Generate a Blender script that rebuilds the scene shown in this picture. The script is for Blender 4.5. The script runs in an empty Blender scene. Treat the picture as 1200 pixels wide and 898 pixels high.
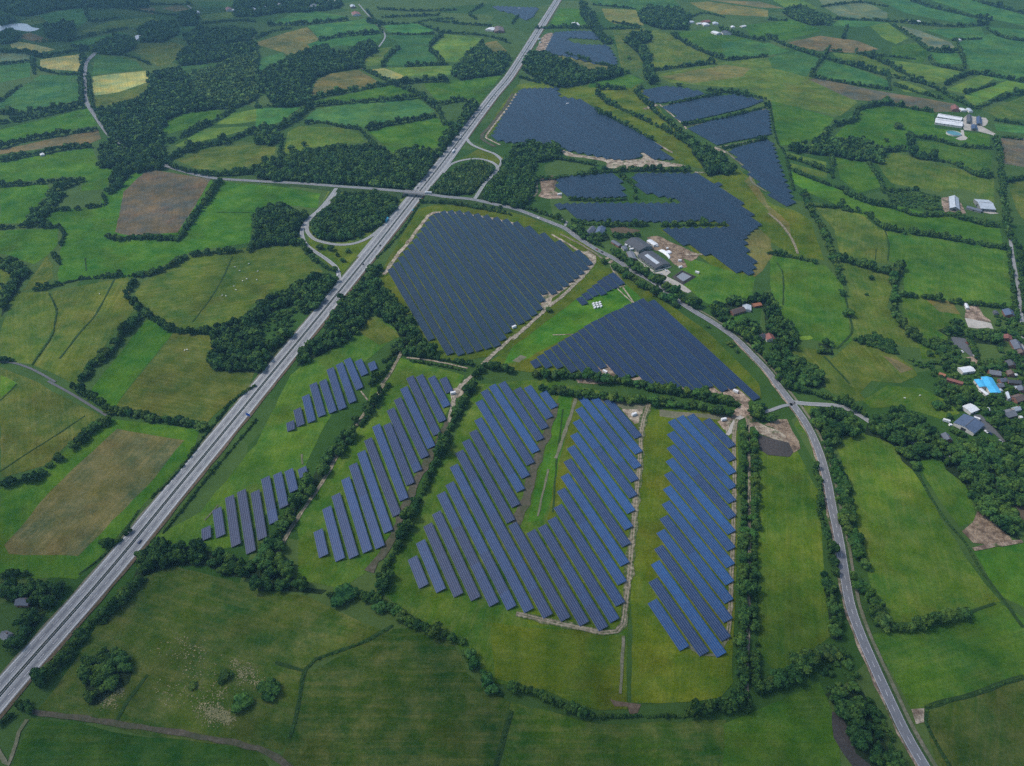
import bpy, bmesh, math, random
import numpy as np
from mathutils import Vector
random.seed(7)
rng = np.random.default_rng(7)
sc = bpy.context.scene
COL = sc.collection

# ------------------------------------------------------------------ camera
F, CX, CY = 835.0, 600.0, 449.0          # focal length and centre, in photo pixels
CAMH = 535.0                             # metres above the plain
PITCH = math.atan((CY + 225.0) / F)
SP, CP = math.sin(PITCH), math.cos(PITCH)

def P(x, y, z=0.0):
    """point of the plain (height z) surveyed at photo position x, y"""
    u = (x - CX) / F; v = (y - CY) / F
    t = (z - CAMH) / (-SP - v * CP)
    return (u * t, (CP - v * SP) * t)

def pix(x, y, z=0.0):
    d = y * CP - (z - CAMH) * SP
    return (CX + F * x / d, CY - F * (y * SP + (z - CAMH) * CP) / d)

cam = bpy.data.cameras.new('camera'); camo = bpy.data.objects.new('camera', cam); COL.objects.link(camo)
cam.sensor_fit = 'HORIZONTAL'; cam.sensor_width = 36.0; cam.lens = F / 1200 * 36
cam.clip_start = 1.0; cam.clip_end = 60000.0
camo.location = (0, 0, CAMH); camo.rotation_euler = (math.pi / 2 - PITCH, 0, 0)
sc.camera = camo

# ------------------------------------------------------------------ object helpers
used_labels = set()
def meta(o, label=None, cat=None, group=None, kind=None):
    if label:
        o['label'] = label; used_labels.add(label)
    if cat: o['category'] = cat
    if group: o['group'] = group
    if kind: o['kind'] = kind
    return o

def link(name, me, parent=None, loc=None, rz=None):
    o = bpy.data.objects.new(name, me); COL.objects.link(o)
    if parent: o.parent = parent
    if loc: o.location = loc
    if rz is not None: o.rotation_euler = (0, 0, rz)
    return o

def thing(name, loc, rz=0.0):
    o = link(name, None, None, loc, rz); o.empty_display_size = 0.5
    return o

def mesh(name, verts, faces, mats, uvs=None, mi=None):
    me = bpy.data.meshes.new(name); me.from_pydata([tuple(v) for v in verts], [], faces)
    for m in (mats if isinstance(mats, (list, tuple)) else [mats]): me.materials.append(m)
    if mi is not None: me.polygons.foreach_set('material_index', mi)
    if uvs is not None:
        l = me.uv_layers.new(name='UVMap')
        idx = np.empty(len(me.loops), dtype=np.int32); me.loops.foreach_get('vertex_index', idx)
        l.data.foreach_set('uv', np.asarray(uvs, dtype=np.float32)[idx].ravel())
    me.update()
    return me

class MB:
    """collects boxes and prisms into one mesh"""
    def __init__(s): s.v = []; s.f = []; s.m = []
    def add(s, vs, fs, m=0):
        o = len(s.v); s.v += [tuple(v) for v in vs]; s.f += [tuple(i + o for i in f) for f in fs]; s.m += [m] * len(fs)
    def box(s, x0, x1, y0, y1, z0, z1, m=0):
        s.add([(x0,y0,z0),(x1,y0,z0),(x1,y1,z0),(x0,y1,z0),(x0,y0,z1),(x1,y0,z1),(x1,y1,z1),(x0,y1,z1)],
              [(0,3,2,1),(4,5,6,7),(0,1,5,4),(1,2,6,5),(2,3,7,6),(3,0,4,7)], m)
    def cyl(s, cx, cy, z0, z1, r0, r1=None, n=10, m=0, axis='z', cap=True):
        r1 = r0 if r1 is None else r1
        vs = []
        for zz, r in ((z0, r0), (z1, r1)):
            for k in range(n):
                a = 2 * math.pi * k / n; p = (cx + r * math.cos(a), cy + r * math.sin(a), zz)
                vs.append(p if axis == 'z' else (p[0], p[2], p[1]))
        fs = [(k, (k + 1) % n, n + (k + 1) % n, n + k) for k in range(n)]
        if cap: fs += [tuple(range(n - 1, -1, -1)), tuple(range(n, 2 * n))]
        s.add(vs, fs, m)
    def mesh(s, name, mats): return mesh(name, s.v, s.f, mats, mi=s.m)
    def build(s, name, mats, parent=None, loc=None, rz=None): return link(name, s.mesh(name, mats), parent, loc, rz)

def spline(pts, step):
    """Catmull-Rom through pts (n-tuples), resampled about every step metres"""
    A = np.array(pts, float); out = []
    A = np.vstack([2 * A[0] - A[1], A, 2 * A[-1] - A[-2]])
    for i in range(1, len(A) - 2):
        n = max(1, int(np.linalg.norm(A[i + 1][:2] - A[i][:2]) / step))
        for k in range(n):
            t = k / n
            out.append(0.5 * ((2 * A[i]) + (A[i+1] - A[i-1]) * t + (2*A[i-1] - 5*A[i] + 4*A[i+1] - A[i+2]) * t*t + (3*A[i] - A[i-1] - 3*A[i+1] + A[i+2]) * t**3))
    out.append(A[-2]); return np.array(out)

def lineres(pts, step):
    A = np.array(pts, float); out = []
    for i in range(len(A) - 1):
        n = max(1, int(np.linalg.norm(A[i + 1] - A[i]) / step))
        for k in range(n): out.append(A[i] + (A[i + 1] - A[i]) * k / n)
    out.append(A[-1]); return np.array(out)

def normals2(C):
    T = np.gradient(C[:, :2], axis=0); T /= np.linalg.norm(T, axis=1)[:, None] + 1e-9
    return np.stack([-T[:, 1], T[:, 0]], 1)       # left-hand normal

def ribbon(name, C, a, b, dz, mat, parent=None, jit=0.0):
    """strip from offset a to offset b (left of the line is +)"""
    N = normals2(C); n = len(C); Z = C[:, 2] if C.shape[1] > 2 else np.zeros(n)
    d = np.concatenate([[0], np.cumsum(np.linalg.norm(np.diff(C[:, :2], axis=0), axis=1))])
    V = []; U = []
    for i in range(n):
        ja = (random.random() - .5) * jit; jb = (random.random() - .5) * jit
        for o in ((a[i] if np.ndim(a) else a) + ja, (b[i] if np.ndim(b) else b) + jb):
            p = C[i, :2] + N[i] * o; V.append((p[0], p[1], Z[i] + dz)); U.append((d[i], o))
    Fc = [(2*i, 2*i+2, 2*i+3, 2*i+1) for i in range(n - 1)]
    me = mesh(name, V, [f[::-1] for f in Fc], mat, U)
    return link(name, me, parent)

def pts(s, ox=0, oy=0, k=1.0):
    return [(ox + float(a) / k, oy + float(b) / k) for a, b in (q.split(',') for q in s.split())]
def reg(r, s):
    """r = 'ij' cell of the survey grid, 300 x 225 photo pixels, drawn at 3.99"""
    oy = {0: 0, 1: 225, 2: 450, 3: 673}[int(r[1])]
    return pts(s, 300 * int(r[0]), oy, 3.99)

def inside(p, poly):
    x, y = p; c = False; j = len(poly) - 1
    for i in range(len(poly)):
        xi, yi = poly[i]; xj, yj = poly[j]
        if (yi > y) != (yj > y) and x < (xj - xi) * (y - yi) / (yj - yi) + xi: c = not c
        j = i
    return c

ORD = 'zeroth first second third fourth fifth sixth seventh eighth ninth tenth eleventh twelfth thirteenth fourteenth fifteenth sixteenth seventeenth eighteenth nineteenth twentieth'.split()
def ordinal(n):
    if n <= 20: return ORD[n]
    t = {2: 'twent', 3: 'thirt', 4: 'fort', 5: 'fift', 6: 'sixt'}[n // 10]
    return t + 'ieth' if n % 10 == 0 else t + 'y-' + ORD[n % 10]

# landmarks used to word the labels (photo position, name)
LM = [(22,32,'the pale pond'),(73,72,'the pale yellow strip field'),(140,97,'the straw-yellow field'),(190,238,'the brown ploughed field'),
 (215,90,'the biggest dark wood'),(400,193,'the wood by the overpass'),(430,257,'the wooded ramp loop'),(490,226,'the overpass'),
 (285,335,'the white cattle'),(110,585,'the brown-centred meadow'),(45,440,'the left-edge lane'),(570,330,'the biggest solar array'),
 (760,415,'the triangular solar array'),(702,337,'the smallest solar array'),(600,600,'the U-shaped solar array'),(815,620,'the rightmost near solar array'),
 (390,462,'the upper array beside the motorway'),(297,600,'the lower array beside the motorway'),(450,545,'the stepped middle solar array'),(765,300,'the dark barns'),(805,325,'the slurry basin'),
 (670,145,'the broad far solar park'),(850,130,'the four solar blocks'),(1105,145,'the two long white sheds'),(1117,158,'the round turquoise tank'),
 (1130,240,'the three grey barns'),(1140,375,'the sand riding arena'),(1160,452,'the bright blue roof'),(1135,498,'the dark blue hall'),
 (915,500,'the bare soil heap'),(1158,622,'the bare brown patch'),(985,640,'the country road bend'),(1055,850,'the lower right road'),
 (985,865,'the dark ditch patch'),(260,800,'the scrubby meadow'),(150,870,'the bottom left meadow'),(470,820,'the mown bottom meadow'),
 (15,740,'the motorway cottage'),(900,396,'the red-roofed house'),(835,30,'the white-roofed hamlet'),(350,8,'the far village'),
 (612,15,'the farthest solar strip'),(685,55,'the solar block behind the wood'),(1030,110,'the long purple-brown field'),(880,105,'the wide olive field'),
 (540,110,'the bright field left of the motorway'),(1070,232,'the orchard'),(1180,340,'the right-edge lane'),(1085,45,'the far grey-green strip'),
 (760,235,'the notched solar park'),(1075,420,'the village paddocks'),(1080,620,'the dry sloping meadow'),(925,650,'the meadow beside the road'),
 (640,560,'the green strip inside the U-shaped array'),(690,790,'the meadow below the solar arrays'),(465,50,'the lane bend at the top'),(110,110,'the upper left minor road'),
 (500,420,'the gravel crossing'),(20,210,'the upper left green fields'),(240,440,'the olive pasture by the motorway'),(950,340,'the bright green paddock')]

def where(x, y, k=0):
    s = sorted(LM, key=lambda l: (l[0] - x) ** 2 + 2.2 * (l[1] - y) ** 2)
    l = s[k]; dx, dy = x - l[0], y - l[1]
    if abs(dx) < 12 and abs(dy) < 9: return 'at ' + l[2]
    if abs(dx) > abs(dy) * 1.3: return ('right of ' if dx > 0 else 'left of ') + l[2]
    return ('in front of ' if dy > 0 else 'beyond ') + l[2]

def uniq(head, x, y):
    """a label that no other thing carries yet, worded by landmarks"""
    c = [f'{head} {where(x, y, 0)}', f'{head} {where(x, y, 1)}']
    for i in range(0, 5):
        for j in range(i + 1, 6):
            a, b = where(x, y, i), where(x, y, j)
            c.append(f'{head} {a}, {b}')
    for t in c:
        if t not in used_labels and len(t.split()) <= 16: return t
    for n in range(2, 40):
        t = f'{head} {where(x, y, 0)}, {ordinal(n)} nearest'
        if t not in used_labels: return t
    return c[0]
# ------------------------------------------------------------------ materials
def newmat(name):
    m = bpy.data.materials.new(name); m.use_nodes = True
    nt = m.node_tree; nt.nodes.clear()
    out = nt.nodes.new('ShaderNodeOutputMaterial'); b = nt.nodes.new('ShaderNodeBsdfPrincipled')
    nt.links.new(b.outputs[0], out.inputs[0])
    return m, nt, b
def N(nt, t, **kw):
    n = nt.nodes.new(t)
    for k, v in kw.items(): setattr(n, k, v)
    return n
def L(nt, a, b): nt.links.new(a, b)
def mathn(nt, op, a, b=None, clamp=False):
    n = N(nt, 'ShaderNodeMath', operation=op, use_clamp=clamp)
    for i, q in enumerate((a, b)):
        if q is None: continue
        if isinstance(q, (int, float)): n.inputs[i].default_value = q
        else: L(nt, q, n.inputs[i])
    return n.outputs[0]
def mix(nt, f, a, b, mode='MIX'):
    n = N(nt, 'ShaderNodeMix', data_type='RGBA', blend_type=mode)
    if isinstance(f, (int, float)): n.inputs[0].default_value = f
    else: L(nt, f, n.inputs[0])
    for i, q in ((6, a), (7, b)):
        if isinstance(q, (tuple, list)): n.inputs[i].default_value = (*q[:3], 1)
        else: L(nt, q, n.inputs[i])
    return n.outputs[2]
def noise(nt, vec, scale, detail=3, rough=.55):
    n = N(nt, 'ShaderNodeTexNoise'); n.inputs['Scale'].default_value = scale
    n.inputs['Detail'].default_value = detail; n.inputs['Roughness'].default_value = rough
    if vec is not None: L(nt, vec, n.inputs['Vector'])
    return n.outputs['Fac']
def ramp(nt, f, a, b):
    n = N(nt, 'ShaderNodeMapRange'); n.inputs[1].default_value = a; n.inputs[2].default_value = b
    L(nt, f, n.inputs[0]); return n.outputs[0]
def attr(nt, name, typ='OBJECT'):
    n = N(nt, 'ShaderNodeAttribute', attribute_type=typ, attribute_name=name); return n.outputs['Fac']
def pos(nt): return N(nt, 'ShaderNodeNewGeometry').outputs['Position']
def finish(b, rough=.9, spec=.1):
    b.inputs['Roughness'].default_value = rough; b.inputs['Specular IOR Level'].default_value = spec

def N_off(nt, p):
    n = N(nt, 'ShaderNodeVectorMath', operation='ADD'); L(nt, p, n.inputs[0]); n.inputs[1].default_value = (831.0, 422.0, 57.0); return n.outputs[0]
def grass_material(name):
    """grassland: object colour, dry patches (dry), sward mottling, mowing or drill lines (lines)"""
    m, nt, b = newmat(name)
    base = N(nt, 'ShaderNodeObjectInfo').outputs['Color']; p = pos(nt)
    uv = N(nt, 'ShaderNodeTexCoord').outputs['UV']
    big = noise(nt, p, .011, 5, .6); mid = noise(nt, p, .05, 6, .68); fine = noise(nt, p, .42, 5, .78); hue = noise(nt, p, .023, 4, .62)
    mp = N(nt, 'ShaderNodeMapping'); mp.inputs['Scale'].default_value = (.01, .22, 1); L(nt, uv, mp.inputs[0])
    streak = noise(nt, mp.outputs[0], 1.0, 6, .7)
    mul = lambda c, k: mix(nt, 1.0, c, k, 'MULTIPLY')
    c = mix(nt, ramp(nt, hue, .36, .62), mul(base, (.72, .95, 1.0)), mul(base, (1.32, 1.16, .72)))
    hue2 = noise(nt, N_off(nt, p), .016, 5, .65); c = mix(nt, mathn(nt, 'MULTIPLY', ramp(nt, hue2, .52, .66), .75), c, mul(base, (1.2, .86, .6)))
    dryc = mix(nt, .55, base, (.19, .155, .07))
    dmask = mathn(nt, 'MULTIPLY', ramp(nt, mathn(nt, 'ADD', mathn(nt, 'MULTIPLY', streak, .4), mathn(nt, 'MULTIPLY', mid, .6)), .43, .62), attr(nt, 'dry'), True)
    c = mix(nt, dmask, c, dryc)
    c = mix(nt, ramp(nt, big, .33, .67), mul(c, (.64, .73, .66)), mul(c, (1.32, 1.24, 1.12)))
    v = ramp(nt, mathn(nt, 'ADD', mathn(nt, 'MULTIPLY', fine, .55), mathn(nt, 'MULTIPLY', mid, .45)), .32, .68)
    c = mix(nt, v, mul(c, (.5, .57, .52)), mul(c, (1.5, 1.4, 1.35)))
    w = N(nt, 'ShaderNodeTexWave', wave_type='BANDS', bands_direction='Y'); L(nt, uv, w.inputs['Vector'])
    w.inputs['Scale'].default_value = .05; w.inputs['Distortion'].default_value = 5; w.inputs['Detail'].default_value = 3; w.inputs['Detail Scale'].default_value = 1.5
    c = mix(nt, mathn(nt, 'MULTIPLY', mathn(nt, 'MULTIPLY', w.outputs['Fac'], attr(nt, 'lines')), .4), c, mul(c, (.55, .62, .55)))
    c = mix(nt, mathn(nt, 'MULTIPLY', ramp(nt, streak, .5, .64), mathn(nt, 'MULTIPLY', attr(nt, 'lines'), .9)), c, mul(c, (1.4, 1.32, 1.2)))
    # wheel tracks of the tractor, in pairs
    sp = N(nt, 'ShaderNodeSeparateXYZ'); L(nt, uv, sp.inputs[0])
    wob = mathn(nt, 'ADD', sp.outputs[1], mathn(nt, 'MULTIPLY', noise(nt, p, .01, 2), 9))
    f = mathn(nt, 'MULTIPLY', mathn(nt, 'FRACT', mathn(nt, 'DIVIDE', wob, 21.0)), 21.0)
    t = mathn(nt, 'ADD', mathn(nt, 'LESS_THAN', f, .7), mathn(nt, 'LESS_THAN', mathn(nt, 'ABSOLUTE', mathn(nt, 'SUBTRACT', f, 2.4)), .35))
    c = mix(nt, mathn(nt, 'MULTIPLY', mathn(nt, 'MULTIPLY', t, ramp(nt, mid, .38, .58)), mathn(nt, 'MULTIPLY', attr(nt, 'lines'), 1.1)), c, mul(c, (.62, .62, .55)))
    L(nt, c, b.inputs['Base Color'])
    bp = N(nt, 'ShaderNodeBump'); bp.inputs['Distance'].default_value = .9; bp.inputs['Strength'].default_value = .7
    L(nt, fine, bp.inputs['Height']); L(nt, bp.outputs[0], b.inputs['Normal'])
    finish(b, 1.0, .02); return m
M = {}
M['grass'] = grass_material('grassland')

def ground_material():
    m, nt, b = newmat('countryside'); p = pos(nt)
    v = N(nt, 'ShaderNodeTexVoronoi'); v.inputs['Scale'].default_value = .006; L(nt, p, v.inputs['Vector'])
    s = N(nt, 'ShaderNodeSeparateColor'); L(nt, v.outputs['Color'], s.inputs[0])
    c = mix(nt, s.outputs[0], (.028, .075, .012), (.075, .118, .03)); c = mix(nt, mathn(nt, 'MULTIPLY', s.outputs[1], .4), c, (.045, .1, .025))
    f = noise(nt, p, .3, 5, .7); g = noise(nt, p, .03, 4)
    f2 = ramp(nt, mathn(nt, 'ADD', mathn(nt, 'MULTIPLY', f, .5), mathn(nt, 'MULTIPLY', g, .5)), .3, .7)
    c = mix(nt, f2, mix(nt, 1.0, c, (.6, .66, .6), 'MULTIPLY'), mix(nt, 1.0, c, (1.25, 1.2, 1.15), 'MULTIPLY'))
    L(nt, c, b.inputs['Base Color']); finish(b, 1, .02); return m
M['ground'] = ground_material()

def rough_material(name, ca, cb, scale=.4, rough=.95, spec=.05, cc=None, big=.03):
    """two-tone mottled mineral surface (soil, sand, asphalt, concrete, render)"""
    m, nt, b = newmat(name); p = pos(nt)
    f = ramp(nt, noise(nt, p, scale, 5, .7), .34, .66); g = ramp(nt, noise(nt, p, big, 4, .6), .36, .64)
    c = mix(nt, f, ca, cb); c = mix(nt, mathn(nt, 'MULTIPLY', g, .7), c, cc if cc else ca)
    L(nt, c, b.inputs['Base Color']); finish(b, rough, spec); return m
M['sand'] = rough_material('pale_sand', (.27, .22, .155), (.44, .38, .29), .35, cc=(.22, .19, .13))
M['sandpink'] = rough_material('pink_sand', (.2, .145, .105), (.36, .28, .21), .3, cc=(.16, .13, .085))
def rut_material(name, pale, strength):
    """unmade track: worn wheel ruts, weeds creeping in between and from the edges"""
    m, nt, b = newmat(name); p = pos(nt)
    uv = N(nt, 'ShaderNodeTexCoord').outputs['UV']; s = N(nt, 'ShaderNodeSeparateXYZ'); L(nt, uv, s.inputs[0])
    off = mathn(nt, 'ABSOLUTE', s.outputs[1])
    rut = ramp(nt, mathn(nt, 'ABSOLUTE', mathn(nt, 'SUBTRACT', off, 1.05)), .9, .25)
    n1 = noise(nt, p, .35, 5, .75); n2 = noise(nt, p, .07, 4, .6)
    c = mix(nt, ramp(nt, n1, .35, .65), (.105, .085, .058), pale)
    g = mix(nt, ramp(nt, n1, .4, .6), (.035, .07, .014), (.075, .1, .03))
    k = mathn(nt, 'ADD', mathn(nt, 'MULTIPLY', rut, .45), mathn(nt, 'ADD', mathn(nt, 'MULTIPLY', n2, .6), mathn(nt, 'MULTIPLY', n1, .5)))
    f = ramp(nt, k, strength, strength + .22)
    L(nt, mix(nt, f, g, c), b.inputs['Base Color']); finish(b, 1, .03); return m
M['ruts'] = rut_material('rutted_track', (.34, .29, .21), .5); M['ruts2'] = rut_material('gravel_track', (.42, .37, .29), .38)
M['straw'] = rough_material('dry_straw', (.22, .205, .1), (.36, .31, .17), .5, cc=(.14, .15, .06))
def patchy_material(name, pale, mid_, dark, green=.55):
    """disturbed ground: pale spoil, damp soil and weeds in patches"""
    m, nt, b = newmat(name); p = pos(nt)
    a = noise(nt, p, .09, 6, .72); f = noise(nt, p, .45, 4, .7); g = noise(nt, p, .05, 5, .7)
    c = mix(nt, ramp(nt, a, .36, .56), dark, mid_); c = mix(nt, ramp(nt, mathn(nt, 'ADD', mathn(nt, 'MULTIPLY', a, .6), mathn(nt, 'MULTIPLY', f, .4)), .47, .6), c, pale)
    c = mix(nt, ramp(nt, g, green, green + .1), c, (.06, .085, .025))
    L(nt, c, b.inputs['Base Color'])
    bp = N(nt, 'ShaderNodeBump'); bp.inputs['Distance'].default_value = .8; L(nt, f, bp.inputs['Height']); L(nt, bp.outputs[0], b.inputs['Normal'])
    finish(b, 1, .03); return m
M['sand'] = patchy_material('pale_spoil', (.46, .4, .31), (.3, .25, .18), (.14, .1, .07)); M['sandpink'] = patchy_material('pink_spoil', (.42, .33, .25), (.24, .175, .125), (.11, .08, .06))
M['soildark'] = patchy_material('dark_spoil', (.105, .09, .08), (.066, .056, .052), (.036, .032, .031), .6)
M['soilpatch'] = patchy_material('farm_soil', (.32, .245, .17), (.19, .135, .09), (.095, .068, .048), .6)
M['floor'] = rough_material('shaded_wood_floor', (.012, .024, .009), (.03, .05, .016), .3)  # wood floor coloured dark, putting shade into the gaps between crowns
M['soil'] = rough_material('brown_soil', (.08, .055, .038), (.17, .125, .088), .4, cc=(.07, .06, .03))
M['soildark'] = rough_material('dark_soil', (.045, .04, .04), (.085, .075, .068), .5, cc=(.04, .04, .035))
M['track'] = rough_material('grassy_track', (.11, .105, .07), (.24, .215, .155), .5, cc=(.075, .1, .04), big=.08)
M['mud'] = rough_material('muddy_track', (.06, .052, .036), (.13, .11, .08), .4, cc=(.045, .06, .025), big=.07)
M['concrete'] = rough_material('concrete', (.36, .34, .3), (.5, .47, .42), .3, .9, .1, (.27, .25, .21))
M['asphalt'] = rough_material('asphalt', (.15, .155, .165), (.2, .205, .215), .6, .85, .2, (.14, .145, .155))
M['asphaltpale'] = rough_material('worn_asphalt', (.23, .235, .235), (.31, .315, .315), .5, .85, .2, (.19, .2, .2), .02)
M['asphaltdark'] = rough_material('dark_asphalt', (.085, .088, .095), (.125, .13, .135), .6, .85, .2)
M['white'] = rough_material('white_paint', (.6, .6, .6), (.75, .75, .75), .8, .6, .3)
M['verge'] = rough_material('median_grass', (.02, .032, .014), (.04, .05, .02), .8)
M['ditch'] = rough_material('ditch_growth', (.018, .042, .011), (.04, .08, .018), .3)
M['bank'] = rough_material('bank_grass', (.03, .06, .016), (.06, .1, .03), .3)
M['steel'] = rough_material('galvanised_steel', (.2, .21, .22), (.28, .29, .3), .8, .5, .5)
M['frame'] = rough_material('dark_steel', (.03, .032, .035), (.05, .05, .055), .8, .6, .3)
def water_material(name, c, rough=.12):
    m, nt, b = newmat(name); b.inputs['Base Color'].default_value = (*c, 1); finish(b, rough, .5)
    bp = N(nt, 'ShaderNodeBump'); bp.inputs['Distance'].default_value = .05; L(nt, noise(nt, pos(nt), .8, 2), bp.inputs['Height']); L(nt, bp.outputs[0], b.inputs['Normal'])
    return m
M['pond'] = water_material('pond_water', (.3, .36, .4), .25)
M['slurry'] = water_material('grey_slurry', (.21, .23, .25), .45)
M['tankwater'] = water_material('green_water', (.06, .22, .25), .3)
M['pool'] = water_material('pool_water', (.05, .35, .45), .2)

def leaf_material(name, dark, light):
    m, nt, b = newmat(name)
    oi = N(nt, 'ShaderNodeObjectInfo'); p = pos(nt)
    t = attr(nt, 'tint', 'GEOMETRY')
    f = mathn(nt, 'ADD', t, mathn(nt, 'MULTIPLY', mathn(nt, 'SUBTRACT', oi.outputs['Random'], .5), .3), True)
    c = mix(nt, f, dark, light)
    h = ramp(nt, noise(nt, p, .05, 3, .7), .36, .64)          # species change from stand to stand
    c = mix(nt, h, mix(nt, 1.0, c, (.72, .92, 1.05), 'MULTIPLY'), mix(nt, 1.0, c, (1.28, 1.1, .8), 'MULTIPLY'))
    c = mix(nt, 1.0, c, oi.outputs['Color'], 'MULTIPLY')
    L(nt, c, b.inputs['Base Color']); finish(b, .9, .08); return m
M['leaf'] = leaf_material('broadleaf_foliage', (.011, .038, .011), (.074, .148, .03))
M['bark'] = rough_material('bark', (.06, .05, .04), (.11, .09, .07), 2.0)

def panel_material(name, vary):
    m, nt, b = newmat(name)
    uv = N(nt, 'ShaderNodeTexCoord').outputs['UV']; s = N(nt, 'ShaderNodeSeparateXYZ'); L(nt, uv, s.inputs[0])
    oi = N(nt, 'ShaderNodeObjectInfo')
    u = mathn(nt, 'DIVIDE', s.outputs[0], 1.68); v = mathn(nt, 'DIVIDE', s.outputs[1], 1.83)
    fu = mathn(nt, 'FRACT', u); fv = mathn(nt, 'FRACT', v)
    lu = mathn(nt, 'LESS_THAN', fu, .075); lv = mathn(nt, 'LESS_THAN', fv, .085)
    cb = N(nt, 'ShaderNodeCombineXYZ'); L(nt, mathn(nt, 'FLOOR', u), cb.inputs[0]); L(nt, mathn(nt, 'FLOOR', v), cb.inputs[1]); L(nt, oi.outputs['Random'], cb.inputs[2])
    wn = N(nt, 'ShaderNodeTexWhiteNoise'); L(nt, cb.outputs[0], wn.inputs['Vector'])
    cm = N(nt, 'ShaderNodeCombineXYZ'); L(nt, mathn(nt, 'FLOOR', mathn(nt, 'DIVIDE', s.outputs[0], 47.0)), cm.inputs[0]); L(nt, oi.outputs['Random'], cm.inputs[1])
    wb = N(nt, 'ShaderNodeTexWhiteNoise'); L(nt, cm.outputs[0], wb.inputs['Vector'])
    batch = ramp(nt, mathn(nt, 'ADD', mathn(nt, 'MULTIPLY', wb.outputs['Value'], .35), mathn(nt, 'MULTIPLY', oi.outputs['Random'], .65)), .25, 1.0)
    cell = mix(nt, mathn(nt, 'MULTIPLY', batch, vary), mix(nt, 1.0, (.0095, .02, .057), oi.outputs['Color'], 'MULTIPLY'), mix(nt, 1.0, (.009, .042, .13), oi.outputs['Color'], 'MULTIPLY'))
    cell = mix(nt, ramp(nt, wn.outputs['Value'], 0, 1), cell, mix(nt, 1.0, cell, (1 + .4 * vary, 1 + .4 * vary, 1 + .3 * vary), 'MULTIPLY'))
    kd = .55 + .45 * vary; c = mix(nt, lu, cell, (.06 * kd, .085 * kd, .15 * kd)); c = mix(nt, lv, c, (.17 * kd, .2 * kd, .28 * kd))
    L(nt, c, b.inputs['Base Color'])
    finish(b, .3 + .1 * (1 - vary), .05 + .15 * vary); return m
M['panel'] = panel_material('solar_modules', 1.0); M['panel_slate'] = panel_material('slate_solar_modules', .25)
def roof_material(name, ca, cb, period=1.1, rough=.6):
    m, nt, b = newmat(name); uv = N(nt, 'ShaderNodeTexCoord').outputs['UV']; s = N(nt, 'ShaderNodeSeparateXYZ'); L(nt, uv, s.inputs[0])
    w = mathn(nt, 'LESS_THAN', mathn(nt, 'FRACT', mathn(nt, 'DIVIDE', s.outputs[0], period)), .12)
    f = ramp(nt, noise(nt, pos(nt), .5, 5, .7), .3, .7); c = mix(nt, f, ca, cb)
    g = ramp(nt, noise(nt, pos(nt), .12, 3), .4, .7); c = mix(nt, mathn(nt, 'MULTIPLY', g, .4), c, mix(nt, 1.0, c, (.6, .62, .58), 'MULTIPLY'))
    c = mix(nt, w, c, mix(nt, 1.0, c, (.7, .7, .7), 'MULTIPLY'))
    L(nt, c, b.inputs['Base Color']); finish(b, rough, .3); return m
RC = {'dark': (.075, .08, .09), 'grey': (.17, .18, .2), 'blue': (.085, .12, .19), 'slate': (.12, .135, .17), 'red': (.23, .09, .07), 'brown': (.14, .1, .085),
      'white': (.66, .68, .7), 'pale': (.42, .47, .52), 'cyan': (.07, .42, .72), 'orange': (.32, .13, .07), 'deep': (.05, .085, .17)}
for k, c in RC.items(): M['roof_' + k] = roof_material(k + '_roofing', tuple(q * .85 for q in c), tuple(min(.8, q * 1.15) for q in c))
M['wall'] = rough_material('pale_render', (.5, .49, .46), (.62, .61, .58), .6, .9, .1)
M['brick'] = rough_material('red_brick', (.2, .1, .075), (.27, .14, .1), 1.2)
M['timber'] = rough_material('grey_cladding', (.16, .17, .17), (.22, .23, .23), .8)
m_, nt_, b_ = newmat('window_glass'); b_.inputs['Base Color'].default_value = (.03, .04, .05, 1); finish(b_, .08, .5); M['glass'] = m_
m_, nt_, b_ = newmat('tyre_rubber'); b_.inputs['Base Color'].default_value = (.02, .02, .02, 1); finish(b_, .8, .2); M['tyre'] = m_
m_, nt_, b_ = newmat('vehicle_paint'); L(nt_, N(nt_, 'ShaderNodeObjectInfo').outputs['Color'], b_.inputs['Base Color']); finish(b_, .3, .5); M['paint'] = m_
m_, nt_, b_ = newmat('lamp_glass'); b_.inputs['Base Color'].default_value = (.6, .6, .55, 1); finish(b_, .2, .5); M['lamp'] = m_
m_, nt_, b_ = newmat('sign_blue'); b_.inputs['Base Color'].default_value = (.01, .09, .42, 1); finish(b_, .5, .3); M['signblue'] = m_
m_, nt_, b_ = newmat('animal_hide'); L(nt_, N(nt_, 'ShaderNodeObjectInfo').outputs['Color'], b_.inputs['Base Color']); finish(b_, .9, .1); M['hide'] = m_
m_, nt_, b_ = newmat('white_film'); b_.inputs['Base Color'].default_value = (.75, .76, .76, 1); finish(b_, .5, .3); M['film'] = m_
# ------------------------------------------------------------------ ground and fields
R_ = 14000.0
gv = []; gf = []; n_ = 24
for j in range(n_ + 1):
    for i in range(n_ + 1): gv.append((-R_ + 2*R_*i/n_, -6000 + 2*R_*j/n_, 0))
gf = [(j*(n_+1)+i, j*(n_+1)+i+1, (j+1)*(n_+1)+i+1, (j+1)*(n_+1)+i) for j in range(n_) for i in range(n_)]
meta(link('ground', mesh('ground', gv, gf, M['ground'])), kind='structure')

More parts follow.
